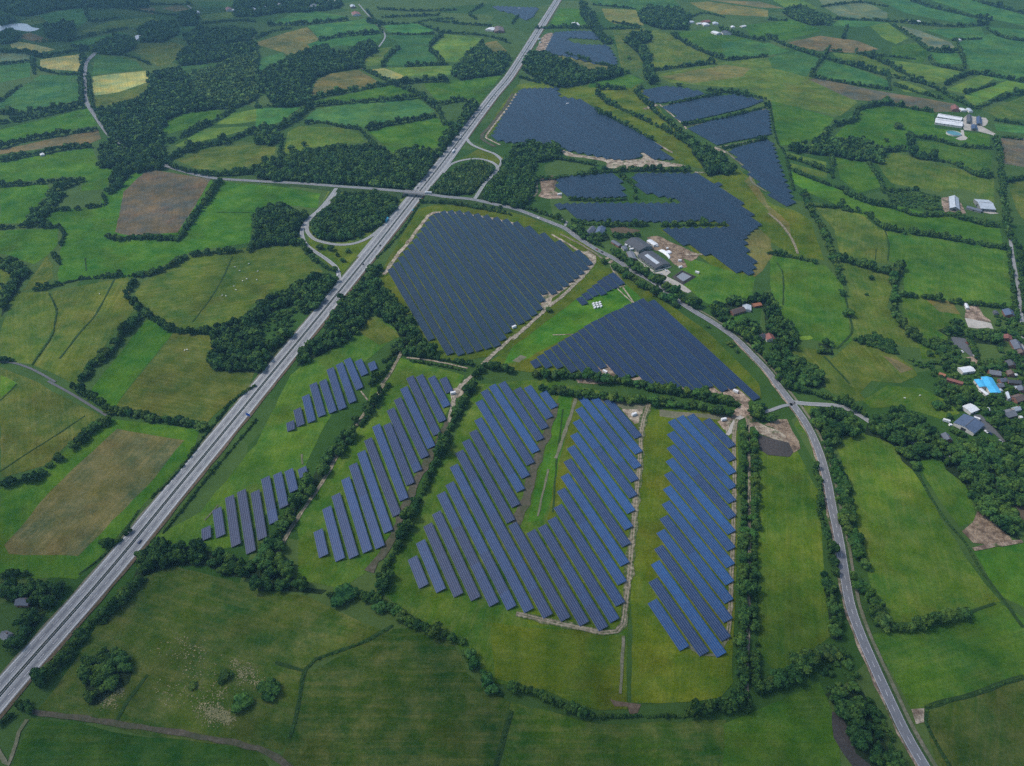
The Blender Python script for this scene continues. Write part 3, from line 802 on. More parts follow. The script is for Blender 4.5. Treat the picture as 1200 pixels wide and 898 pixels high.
def guard_rail(name, C, off, label):
    N_ = normals2(C); t = thing(name, (0, 0, 0)); meta(t, label, 'guard rail', 'guard rails along the motorway median')
    V = []; Fc = []
    for i in range(len(C)):
        for o, z in ((off - .16, .45), (off + .16, .45), (off + .16, .8), (off - .16, .8)):
            V.append((C[i, 0] + N_[i, 0] * o, C[i, 1] + N_[i, 1] * o, ZR + .07 + z))
    for i in range(len(C) - 1):
        for k in range(4): Fc.append((4*i + k, 4*i + (k+1) % 4, 4*i + 4 + (k+1) % 4, 4*i + 4 + k))
    link('rail_beam', mesh('rail_beam', V, Fc, M['steel']), t)
    mb = MB()
    for p, n in zip(C[:200:1], N_[:200:1]):
        x, y = p[:2] + n * off; mb.box(x - .08, x + .08, y - .08, y + .08, ZR + .05, ZR + .55)
    o = mb.build('rail_post', M['steel'], t); meta(o, kind='stuff')
guard_rail('guard_rail', MW[MW[:, 1] < 2900], .85, 'steel guard rail on the left side of the motorway median strip')
guard_rail('guard_rail', MW[MW[:, 1] < 2900], -.85, 'steel guard rail on the right side of the motorway median strip')

def zroad(px):
    if px < 300 or px > 640: return 0.0
    return float(np.interp(px, [300, 400, 455, 520, 560, 640], [0, 4.5, 6.6, 6.6, 5, 0]))
def elev(photo, zf):
    return spline([(*P(x, y, zf(x)), zf(x)) for x, y in photo], 8)
CR1 = pts('112,62 106,67 101,75 99.5,95 101,118 113,138 129,160 150,178 190,193 215,201 250,209 300,212.5 355,215.5 400,219 430,221 460,223.5 480,225.5 500,227.5 520,230.8 550,233.5 568,237 585,241 603,245 620,251 640,259 662,268 674,277 688,286 701,294 713,300 724,306 738,316 755,325 770,334 790,350 813,365 838,380 863,398 883,418 900,436 910,450 927.6,472.6 945,497.6 959,527.7 969,562.8 975,595 982.7,630.5 989.5,674 996.5,710.6 1007.8,743 1022.8,778 1040,816 1060,858.5 1080,893.5 1105,935')
RD = elev(CR1, zroad)
def skirt(C, w, slope=1.7):
    """grass flanks of a raised road, down to the plain"""
    N_ = normals2(C); V = []; Fc = []; run = []
    for i in range(len(C)):
        h = C[i, 2]
        for s in (1, -1):
            for o, z in ((w / 2 - .2, h + ZR - .06), (w / 2 + 1.2, h + ZR - .06), (w / 2 + 1.2 + slope * h, ZB)):
                V.append((C[i, 0] + s * N_[i, 0] * o, C[i, 1] + s * N_[i, 1] * o, z))
    for i in range(len(C) - 1):
        if max(C[i, 2], C[i + 1, 2]) < .25: continue
        mid = (C[i, :2] + C[i + 1, :2]) / 2
        if np.min(np.linalg.norm(MW[:, :2] - mid, axis=1)) < 19: continue
        for s in (0, 3):
            for k in (0, 1):
                a = 6 * i + s + k; q = (a, a + 1, a + 7, a + 6); Fc.append(q if s else q[::-1])
    if Fc: meta(link('embankment', mesh('embankment', V, Fc, M['bank'])), kind='structure')
skirt(RD, 9)
road('road', RD, 8.6, M['asphalt'], dash=(5, 7))
# cycle path beside the country road
i0 = next(i for i, p in enumerate(RD) if pix(*p)[0] > 790)
meta(ribbon('path', RD[i0:, :2], 6.6, 9.4, ZT + .06, M['track'], jit=.5), kind='structure')
meta(ribbon('verge', RD[i0:, :2], 4.2, 6.7, ZT - .02, M['bank'], jit=.5), kind='structure')
meta(ribbon('verge', RD[i0 + 12:, :2], -6.3, -4.2, ZT - .02, M['sandpink'], jit=1.5), kind='structure')
road('road', spline([P(*q) for q in pts('930,472 950,474 970,475 988,477.6 1008,487.6 1035,505 1060,516 1085,522 1112,537')], 7), 6.5, M['asphaltpale'])
road('road', spline([P(*q) for q in pts('889,485 904,481 918,476 930,474')], 7), 4.5, M['asphaltpale'], edge=False)
SLIPS = []
for s in ('448,266 438,275 425,282.5 410,286.7 394,287 380,284.5 369,281 361.5,274 359.5,268 361.5,260 366,254 375,245 384,235 390,227 394,221',
          '393,226 388,236 375,246 361,257 355,267 354,276 358,286 366,293 375,299 385,306 394,314 397,323 397,332 390,345 383,354'):
    q = pts(s)
    zf = lambda x, y, q=q: float(np.interp(y, [219, 265], [4.3, 0]))
    C = spline([(*P(x, y, zf(x, y)), zf(x, y)) for x, y in q], 6); SLIPS.append((C[:, :2], 5.0))
    skirt(C, 6); road('slip_road', C, 6.2, M['asphaltpale'])
for s in ('519,203 527,194 537,189.5 549,187 560,186.5 571,188.5 579,192 583,197 580,203 574,209 569,214 563,223 558,231 556,233.5',
          '541,156 547,163 550,167.5 556,171.5 566,175.7 574,178.5 580,181 586,186 588,190 585,196 582,201'):
    q = pts(s); zf = lambda x, y: float(np.interp(y, [200, 233], [0, 5.2]))
    C = spline([(*P(x, y, zf(x, y)), zf(x, y)) for x, y in q], 6); SLIPS.append((C[:, :2], 5.0))
    skirt(C, 6); road('slip_road', C, 6.2, M['asphaltpale'])
# deceleration lanes
i1 = min(range(len(MW)), key=lambda i: math.dist(pix(*MW[i, :2]), (462, 262)))
meta(ribbon('slip_road', MW[i1 - 8:i1 + 16], 12.2, np.interp(np.arange(24), [0, 5, 9, 23], [16.2, 16.2, 16.2, 12.3]), ZR + .03, M['asphaltpale']), kind='structure')
i2 = min(range(len(MW)), key=lambda i: math.dist(pix(*MW[i, :2]), (515, 196)))
meta(ribbon('slip_road', MW[i2 - 10:i2 + 18], -np.interp(np.arange(28), [0, 10, 14, 27], [12.3, 16, 16, 12.3]), -12.2, ZR + .03, M['asphaltpale']), kind='structure')
CLEAR = [(MW[:, :2], 14.5), (RD[:, :2], 6.0)] + SLIPS

# the overpass itself
jb = [i for i in range(len(RD)) if np.min(np.linalg.norm(MW[:, :2] - RD[i, :2], axis=1)) < 24]
B_ = RD[jb[0]:jb[-1] + 1]; NB = normals2(B_)
ov = thing('overpass', (B_[len(B_)//2, 0], B_[len(B_)//2, 1], 0)); o0 = np.array([B_[len(B_)//2, 0], B_[len(B_)//2, 1], 0])
meta(ov, 'concrete overpass carrying the country road across the motorway', 'bridge')
def strip3(name, a, b, z0, z1, mat):
    V = []; Fc = []
    for p, n in zip(B_, NB):
        for o, z in ((a, z0), (b, z0), (b, z1), (a, z1)): V.append(np.array([p[0] + n[0]*o, p[1] + n[1]*o, p[2] + z]) - o0)
    for i in range(len(B_) - 1):
        for k in range(4): Fc.append((4*i+k, 4*i+4+k, 4*i+4+(k+1) % 4, 4*i+(k+1) % 4))
    e = 4 * (len(B_) - 1); Fc += [(0, 1, 2, 3), (e+3, e+2, e+1, e)]
    return link(name, mesh(name, V, Fc, mat), ov)
strip3('deck', -5.6, 5.6, ZR - 1.1, ZR - .03, M['concrete'])
strip3('parapet', 5.1, 5.5, ZR - .03, ZR + 1.0, M['concrete']); strip3('parapet', -5.5, -5.1, ZR - .03, ZR + 1.0, M['concrete'])
im = min(range(len(B_)), key=lambda i: np.min(np.linalg.norm(MW[:, :2] - B_[i, :2], axis=1)))
ang = math.atan2(NB[im, 1], NB[im, 0])
mb = MB()
for k in (-3.6, 0, 3.6): mb.cyl(k, 0, 0, 6.2, .5)
mb.build('pier', M['concrete'], ov, tuple(np.array([B_[im, 0], B_[im, 1], 0]) - o0), ang)
for i in (0, len(B_) - 1):
    mb = MB(); mb.box(-6, 6, -1, 1, 0, 6.2); mb.build('abutment', M['concrete'], ov, tuple(np.array([B_[i, 0], B_[i, 1], 0]) - o0), ang)
# ------------------------------------------------------------------ solar rows
HW, ZL, ZH = 4.45, .9, 3.1
SL = math.hypot(2 * HW, ZH - ZL)
def table_mesh(Lr, name, with_posts, mat='panel', HW=HW):
    h = Lr / 2; t = .09; u0 = 0.0
    V = [(-h, -HW, ZL), (h, -HW, ZL), (h, HW, ZH), (-h, HW, ZH)]
    V = V + [(x, y, z - t) for x, y, z in V]
    Fs = [(0, 1, 2, 3), (7, 6, 5, 4), (0, 4, 5, 1), (1, 5, 6, 2), (2, 6, 7, 3), (3, 7, 4, 0)]
    U = [(0, 0), (Lr, 0), (Lr, 2.057 * HW), (0, 2.057 * HW)] * 2
    mi = [0, 1, 1, 1, 1, 1]
    mb = MB(); mb.v = V; mb.f = Fs; mb.m = mi
    if with_posts: posts(mb, Lr, 1)
    me = mesh(name, mb.v, mb.f, [M[mat], M['frame']], U + [(0, 0)] * (len(mb.v) - 8), mb.m)
    return me
def posts(mb, Lr, m=0):
    h = Lr / 2; n = max(2, int(Lr / 8) + 1)
    for k in range(n):
        x = -h + .8 + (Lr - 1.6) * k / (n - 1)
        for y in (-2.2, 2.2):
            z = ZL + (y + HW) / (2 * HW) * (ZH - ZL) - .1
            mb.box(x - .09, x + .09, y - .09, y + .09, 0, z, m)
    for y in (-2.2, 2.2):
        z = ZL + (y + HW) / (2 * HW) * (ZH - ZL) - .16
        mb.box(-h + .2, h - .2, y - .06, y + .06, z - .14, z, m)
def seg_rows(poly, th, c0, pitch):
    W = [P(x, y, 1.9) for x, y in poly]; t = math.radians(th)
    Nn = np.array([math.cos(t), math.sin(t)]); D = np.array([math.sin(t), -math.cos(t)])
    a = np.array(W) @ Nn; b = np.array(W) @ D; out = []
    k = math.ceil((a.min() - c0) / pitch)
    while c0 + k * pitch < a.max():
        c = c0 + k * pitch; run = None; s = b.min()
        while s <= b.max() + 2:
            ins = inside(tuple(Nn * c + D * s), W)
            if ins and run is None: run = s
            if not ins and run is not None:
                if s - run > 9: out.append((Nn * c + D * run, Nn * c + D * s, k))
                run = None
            s += 1.5
        k += 1
    return out
def row_px(s, ox, oy, k=7.48):
    out = []
    for i, q in enumerate(s.split('|')):
        a, b = pts(q, ox, oy, k); out.append((np.array(P(*a, 1.9)), np.array(P(*b, 1.9)), i))
    return out
ARR = []   # rows, words for the array, colour, near
A1 = row_px('160,655 165,765|255,495 290,735|365,385 425,820|470,340 555,875|590,345 655,755|680,220 755,620|785,185 845,480|885,155 930,340|1000,135 1020,215', 220, 530)
A2 = row_px('150,705 160,780|210,590 245,740|285,475 340,705|350,370 430,655|435,345 525,620|500,240 610,590|580,195 700,535|650,155 760,415|745,165 805,295|860,185 885,250', 320, 400)
A3 = row_px('95,610 145,835|170,410 290,870|250,295 410,845|335,155 530,795|400,30 640,760|473,-78 712,620|532,-190 787,478|602,-310 850,340|700,-320 905,205|730,-450 970,90|790,-545 1034,-28|845,-640 1089,-118|898,-735 1139,-230|982,-748 1189,-345|1087,-735 1224,-475|1190,-725 1249,-600', 360, 540)
# rows of the U-shaped array and the others are laid out inside their fenced outlines
POLY = {
 'u': '478,660 488,645 503,608 512,600 516,577 530,562 531,545 543,518 556,503 561,488 561,470 568,455 582,449 595,446 604,455 622,452 634,459 648,462 652,470 648,480 643,492 637,505 631,520 626,533 620,548 614,562 608,580 602,597 598,612 606,617 614,622 628,622 640,610 650,604 654,585 659,562 663,545 667,527 671,510 675,492 678,475 681,462 692,459 706,466 720,471 735,489 748,505 748,525 747,545 744,562 742,580 739,600 737,620 734,640 731,665 728,695 725,722 716,733 704,738 683,730 661,725 640,721 620,716 597,711 577,707 557,701 536,697 516,691 497,687',
 'r': '785,495 790,488 802,488 814,486 826,492 836,489 848,500 857,515 858,540 858,600 856,650 854,700 851,745 846,765 838,770 820,765 802,760 788,757 770,735 763,718 764,700 762,688 765,672 768,655 772,635 776,612 779,590 781,565 783,540 785,515',
 'up': '452,321 463,308 486,280 506,251 520,247 540,247 560,251 585,256 610,262 645,278 672,292 690,303 692,310 686,317 676,326 668,331 657,339 648,345 640,344 634,345 636,355 633,363 625,370 617,376 609,380 602,381 597,386 592,395 584,405 570,409 556,412 542,415 530,416 522,411 512,402 496,391 475,355',
 'tri': '616,429 628,419 665,395 700,374 735,357 752,350 766,353 790,371 830,404 862,433 889,459 886,467 876,470 866,460 862,453 852,457 843,460 832,453 822,456 812,460 800,455 788,457 776,453 762,450 752,444 742,441 735,447 724,443 712,432 704,430 700,438 690,441 680,434 670,436 655,430 640,430',
 'sm': '674,352 690,339 712,321 722,319 733,331 724,336 716,339 708,345 695,347 683,358',
 'fb': '649,38 675,36 700,37 712,42 711,47 668,44 662,47 680,52 712,53 722,70 722,77 700,75 660,65 637,63',
 'ft': '578,7 600,8 631,9 624,20 616,24 605,17 580,11',
 'fc': '610,104 652,103 656,113 680,117 700,129 722,141 750,156 772,172 790,187 762,186 750,178 754,183 735,187 715,186 700,183 680,179 665,176 650,171 618,168 590,166 576,161 586,141 598,121',
 'd1': '752,106 778,101 800,103 828,109 812,114 790,118 772,121 763,118',
 'd2': '778,125 800,119 815,115 860,111 895,118 875,126 850,132 820,139 800,143',
 'd3': '806,150 825,144 850,137 880,131 900,128 903,157 885,161 860,165 840,170',
 'd4': '855,175 880,168 903,163 915,200 930,238 920,243 905,230 880,205',
 'e1': '651,212 656,207 690,205 720,203 728,215 732,230 700,232 660,230 656,222',
 'e2': '741,203 780,203 812,203 840,215 855,226 875,245 890,265 877,273 872,282 875,294 885,310 880,322 862,317 848,311 838,301 825,297 812,288 800,286 775,268 800,267 835,267 853,266 852,262 838,259 800,258 790,260 740,259 680,258 668,250 658,244 648,239 690,238 720,238 760,238 798,238 794,233 780,232 768,227 750,225'}
pl = {k: pts(v) for k, v in POLY.items()}
RC1, RC2, RC3, RC4 = (1.0, .95, 1.0), (1.0, 1.0, 1.0), (.85, 1.15, .72), (.9, 1.1, .95)
ARR = [(A1, 'the lower array beside the motorway', RC1), (A2, 'the upper array beside the motorway', RC1), (A3, 'the array beside the hedged track', RC1),
       (seg_rows(pl['u'], 23.6, 79.3, 12.44), 'the big U-shaped array', RC2), (seg_rows(pl['r'], 23.6, 255.3, 12.14), 'the bright blue rightmost array', (.9, 1.4, 1.4)),
       (seg_rows(pl['up'], 23.1, 198.8, 12.15), 'the array below the overpass', RC3), (seg_rows(pl['tri'], 23.1, 301.0, 12.2), 'the triangular array', RC4),
       (seg_rows(pl['sm'], 23.1, 420.0, 12.2), 'the smallest array near the barns', RC4)]
for k, w in (('fb', 'the block behind the far wood'), ('ft', 'the farthest block beside the motorway'), ('fc', 'the broad array beyond the overpass'), ('d1', 'the topmost of four stepped blocks'),
             ('d2', 'the second of four stepped blocks'), ('d3', 'the third of four stepped blocks'), ('d4', 'the lowest of four stepped blocks'), ('e1', 'the block beside bare soil'), ('e2', 'the notched array beyond the barns')):
    ARR.append((seg_rows(pl[k], 23.1, 0.0, 12.2), w, RC3))
n_rows = 0
for ai, (rows, words, colr) in enumerate(ARR):
    tot = {}
    for a, b, k in rows: tot.setdefault(k, []).append((a, b))
    for i, k in enumerate(sorted(tot)):
        for j, (a, b) in enumerate(tot[k]):
            Lr = max(6.72, round(np.linalg.norm(b - a) / 1.68) * 1.68); c = (a + b) / 2; d = (b - a) / np.linalg.norm(b - a)
            rz = math.atan2(d[1], d[0])
            part = '' if len(tot[k]) == 1 else (', far piece', ', near piece', ', nearest piece')[min(j, 2)] if len(tot[k]) < 4 else ', ' + ordinal(j + 1) + ' piece'
            if Lr < 26: size = 'short'
            elif Lr > 110: size = 'long'
            else: size = 'blue'
            lab = f'{size} solar row, {ordinal(i + 1)} from the left in {words}{part}'
            if ai < 5:
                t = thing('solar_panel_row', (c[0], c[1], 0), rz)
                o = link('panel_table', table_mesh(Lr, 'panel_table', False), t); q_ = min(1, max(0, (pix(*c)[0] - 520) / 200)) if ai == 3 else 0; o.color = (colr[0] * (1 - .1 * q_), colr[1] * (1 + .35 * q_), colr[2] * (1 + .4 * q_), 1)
                mb = MB(); posts(mb, Lr); mb.build('support_frame', M['frame'], t)
            else:
                t = link('solar_panel_row', table_mesh(Lr, 'solar_panel_row', True, 'panel_slate', 4.65 if ai < 8 else 5.7), None, (c[0], c[1], 0), rz); t.color = (*colr, 1)
            meta(t, lab, 'solar panels', 'rows of ' + words); n_rows += 1
print('ROWS', n_rows, [len(a[0]) for a in ARR])
# ------------------------------------------------------------------ buildings
BLD = []
def building(name, cat, label, quad, eave, rise, roof, wall='wall', kind='house', group=None, swap=False, o=None):
    """quad: the four eave corners at photo positions; ridge along the longer side (swap: the shorter)"""
    if o: quad = pts(quad, *o)
    else: quad = pts(quad)
    q = [np.array(P(x, y, eave)) for x, y in quad]; c = sum(q) / 4
    e1 = (q[1] - q[0] + q[2] - q[3]) / 2; e2 = (q[3] - q[0] + q[2] - q[1]) / 2
    ax, L_, W_ = (e1, np.linalg.norm(e1), np.linalg.norm(e2)) if (np.linalg.norm(e1) >= np.linalg.norm(e2)) != swap else (e2, np.linalg.norm(e2), np.linalg.norm(e1))
    rz = math.atan2(ax[1], ax[0]); l, w = L_ / 2, W_ / 2; e, r = eave, eave + rise
    t = thing(name, (c[0], c[1], 0), rz); meta(t, label, cat, group)
    i = .35; BLD.append((c[0], c[1], l * .75 + w * .5 + 2.5))
    mb = MB(); li, wi = l - i, w - i
    V = [(-li,-wi,0),(li,-wi,0),(li,wi,0),(-li,wi,0),(-li,-wi,e),(li,-wi,e),(li,wi,e),(-li,wi,e)]
    rr = e + rise * wi / w - .05
    Fs = [(0,1,5,4),(2,3,7,6)]
    if rise > .5: V += [(-li,0,rr),(li,0,rr)]; Fs += [(1,2,6,9,5),(3,0,4,8,7)]
    else: Fs += [(1,2,6,5),(3,0,4,7),(4,5,6,7)]
    link('wall', mesh('wall', V, Fs, M[wall]), t)
    th = .22
    if rise > .5:
        V = []; U = []
        for z in (0, th):
            for x in (-l, l):
                for y, zz in ((-w, e), (0, r), (w, e)): V.append((x, y, zz + z)); U.append((x, y))
        Fs = [(6,9,10,7),(7,10,11,8),(0,1,4,3),(1,2,5,4),(0,6,7,1),(1,7,8,2),(3,4,10,9),(4,5,11,10),(0,3,9,6),(2,8,11,5)]
        ro = link('roof', mesh('roof', V, Fs, M['roof_' + roof], U), t)
    else:
        b = MB(); b.box(-l, l, -w, w, e, e + th)
        b.box(-l, l, -w, -w + .3, e + th, e + .5); b.box(-l, l, w - .3, w, e + th, e + .5); b.box(-l, -l + .3, -w + .3, w - .3, e + th, e + .5); b.box(l - .3, l, -w + .3, w - .3, e + th, e + .5)
        ro = link('roof', mesh('roof', b.v, b.f, M['roof_' + roof], [(v[0], v[1]) for v in b.v]), t)
    sl = rise / w
    if kind == 'barn':
        for s in (-1, 1):
            dw = min(2.6, W_ * .28); dh = min(e - .3, 4.2)
            b = MB(); b.box(min(s*li, s*(li + .06)), max(s*li, s*(li + .06)), -dw, dw, 0, dh); b.build('door', M['frame'], t)
        n = max(2, int(L_ / 7))
        for k in range(n):
            x = -li + (k + .5) * 2 * li / n
            for s in (-1, 1):
                b = MB(); b.box(x - 1.1, x + 1.1, min(s*wi, s*(wi + .05)), max(s*wi, s*(wi + .05)), e * .5, e * .82); b.build('window', M['glass'], t)
        b = MB(); b.box(-l * .85, l * .85, -.35, .35, r + th - .1, r + th + .3); b.build('ridge_vent', M['roof_grey'], ro)
    elif kind == 'house':
        n = max(2, int(L_ / 3.4))
        for s in (-1, 1):
            for k in range(n):
                x = -li + (k + .5) * 2 * li / n
                if k == n // 2 and s < 0:
                    b = MB(); b.box(x - .5, x + .5, -wi - .06, -wi, 0, 2.1); b.build('door', M['frame'], t)
                else:
                    b = MB(); b.box(x - .6, x + .6, min(s*wi, s*(wi + .05)), max(s*wi, s*(wi + .05)), 1.0, min(2.3, e - .2)); b.build('window', M['glass'], t)
        for s in (-1, 1):
            b = MB(); b.box(min(s*li, s*(li + .05)), max(s*li, s*(li + .05)), -.7, .7, 1.0, min(2.3, e - .2)); b.build('window', M['glass'], t)
        if rise > .5:
            b = MB(); b.box(l * .45 - .35, l * .45 + .35, w * .2 - .35, w * .2 + .35, r - sl * w * .2 - .5, r + .9); b.build('chimney', M['brick'], ro)
    elif kind == 'shed':
        b = MB(); b.box(-1.1, 1.1, -wi - .06, -wi, 0, min(2.3, e - .2)); b.build('door', M['frame'], t)
    return t, ro, l, w, e, r, sl

FA = (710, 265, 9.98)
building('barn', 'barn', 'biggest barn with a broad dark grey roof in the central farmyard', '250,195 385,298 550,235 345,122', 4.5, 3.6, 'dark', 'timber', 'barn', o=FA)
t, ro, l, w, e, r, sl = building('barn', 'barn', 'dark barn with a long pale rooflight strip in front of the biggest barn', '400,345 570,505 765,435 510,285', 4.2, 3.2, 'dark', 'timber', 'barn', o=FA)
# pale rooflight on the slope that faces the camera
cs = -1 if (ro.matrix_world @ Vector((0, -1, 0))).y < 0 else 1
a_ = t.rotation_euler.z; yd = -1 if (math.cos(a_)) > 0 else 1
V = []
for x, f in ((-l * .62, .12), (l * .72, .12), (l * .72, .52), (-l * .62, .52)): V.append((x, yd * w * f, r - sl * w * f + .27))
link('rooflight', mesh('rooflight', V, [(0, 1, 2, 3) if yd > 0 else (3, 2, 1, 0)], M['roof_pale'], [(v[0], v[1]) for v in V]), ro)
b = MB(); b.box(-l - 3, l + 1, -w - 3.4, -w - 3.0, 0, 1.5); b.box(l + 2.4, l + 2.8, -w - 3, w, 0, 1.5)
o_ = b.build('yard_wall', M['wall'], None, t.location, a_ if yd < 0 else a_ + math.pi); meta(o_, 'low white wall around the barn with the rooflight strip', 'wall')
building('shed', 'shed', 'low grey-roofed shed behind the roadside trees of the central farm', '250,310 310,292 355,372 285,402', 3, 1.6, 'grey', 'brick', 'shed', o=FA)
building('shed', 'shed', 'long narrow grey shed at the left end of the central farm', '60,182 100,162 188,222 152,238', 3, 1.4, 'slate', 'brick', 'shed', o=FA)
building('shed', 'shed', 'white flat-pitched shed leaning on the biggest barn', '482,172 522,156 612,208 562,232', 3.6, .8, 'white', 'wall', 'shed', o=FA)
building('shed', 'shed', 'small blue-grey shed between narrow shed and biggest barn', '182,242 232,232 266,266 206,278', 2.8, 1.0, 'slate', 'wall', 'shed', o=FA)
building('farmhouse', 'house', 'white-gabled cottage with slate roof among trees beside the main road', '685,274 692,266 698,268 691,277', 3.2, 3.4, 'slate', 'wall', 'house')
building('farmhouse', 'house', 'slate-roofed cottage just right of the white-gabled cottage', '698,272 702,265 709,268 705,276', 3, 3, 'blue', 'wall', 'house')

PO = (1080, 115, 11.97)
building('poultry_shed', 'shed', 'rear one of two long white-roofed poultry sheds', '228,215 570,272 566,318 225,262', 4, 2, 'white', 'wall', 'barn', o=PO)
building('poultry_shed', 'shed', 'front one of two long white-roofed poultry sheds', '195,278 570,332 578,400 190,345', 4, 2, 'white', 'wall', 'barn', o=PO)
building('farmhouse', 'house', 'red-roofed farmhouse behind the long white sheds', '425,120 500,112 520,165 440,178', 4, 4, 'red', 'brick', 'house', o=PO)
building('shed', 'shed', 'small white-roofed shed right of the red farmhouse', '525,150 580,138 625,175 570,183', 3, 1, 'white', 'wall', 'shed', o=PO)
building('shed', 'shed', 'grey shed farthest back in the white-shed farm', '635,150 665,140 710,185 680,197', 3, 1.2, 'pale', 'wall', 'shed', o=PO)
building('barn', 'barn', 'left one of two dark-roofed barns on the pale farm yard', '635,245 700,235 695,345 640,335', 4, 2.5, 'dark', 'timber', 'barn', o=PO)
building('barn', 'barn', 'right one of two dark-roofed barns on the pale farm yard', '772,272 835,262 838,368 780,362', 4, 2.5, 'deep', 'timber', 'barn', o=PO)
building('barn', 'barn', 'dark blue barn at the front of the pale farm yard', '690,378 780,384 782,440 705,432', 4, 2.5, 'deep', 'timber', 'barn', o=PO)
# round open slurry tank
p = P(1117.2, 157.5, 0); tk = thing('slurry_tank', (*p, 0)); meta(tk, 'round open tank with pale wall and turquoise liquid', 'tank')
b = MB(); n = 32
R1, R0 = 14.5, 14.1
vs = [(R * math.cos(2*math.pi*k/n), R * math.sin(2*math.pi*k/n), z) for R, z in ((R1, 0), (R1, 3), (R0, 3), (R0, .2)) for k in range(n)]
b.add(vs, [(j*n + k, j*n + (k+1) % n, (j+1)*n + (k+1) % n, (j+1)*n + k) for j in range(3) for k in range(n)]); b.build('tank_wall', M['wall'], tk)
link('liquid', mesh('liquid', [(14.1 * math.cos(2*math.pi*k/n), 14.1 * math.sin(2*math.pi*k/n), 1.9) for k in range(n)], [tuple(range(n))], M['tankwater']), tk)

GB = (1090, 215, 11.97)
building('barn', 'barn', 'left barn with one pale and one brown roof slope near the orchard', '268,190 395,205 420,368 272,352', 4.5, 4, 'pale', 'timber', 'barn', o=GB, swap=False)
building('barn', 'barn', 'open-fronted light grey barn beside the pale concrete apron', '650,235 815,222 930,385 672,338', 5, 3, 'pale', 'timber', 'barn', o=GB, swap=True)
building('shed', 'shed', 'low long shed between the two grey barns near the orchard', '500,335 530,320 735,368 722,405', 3, 1.2, 'slate', 'timber', 'shed', o=GB)

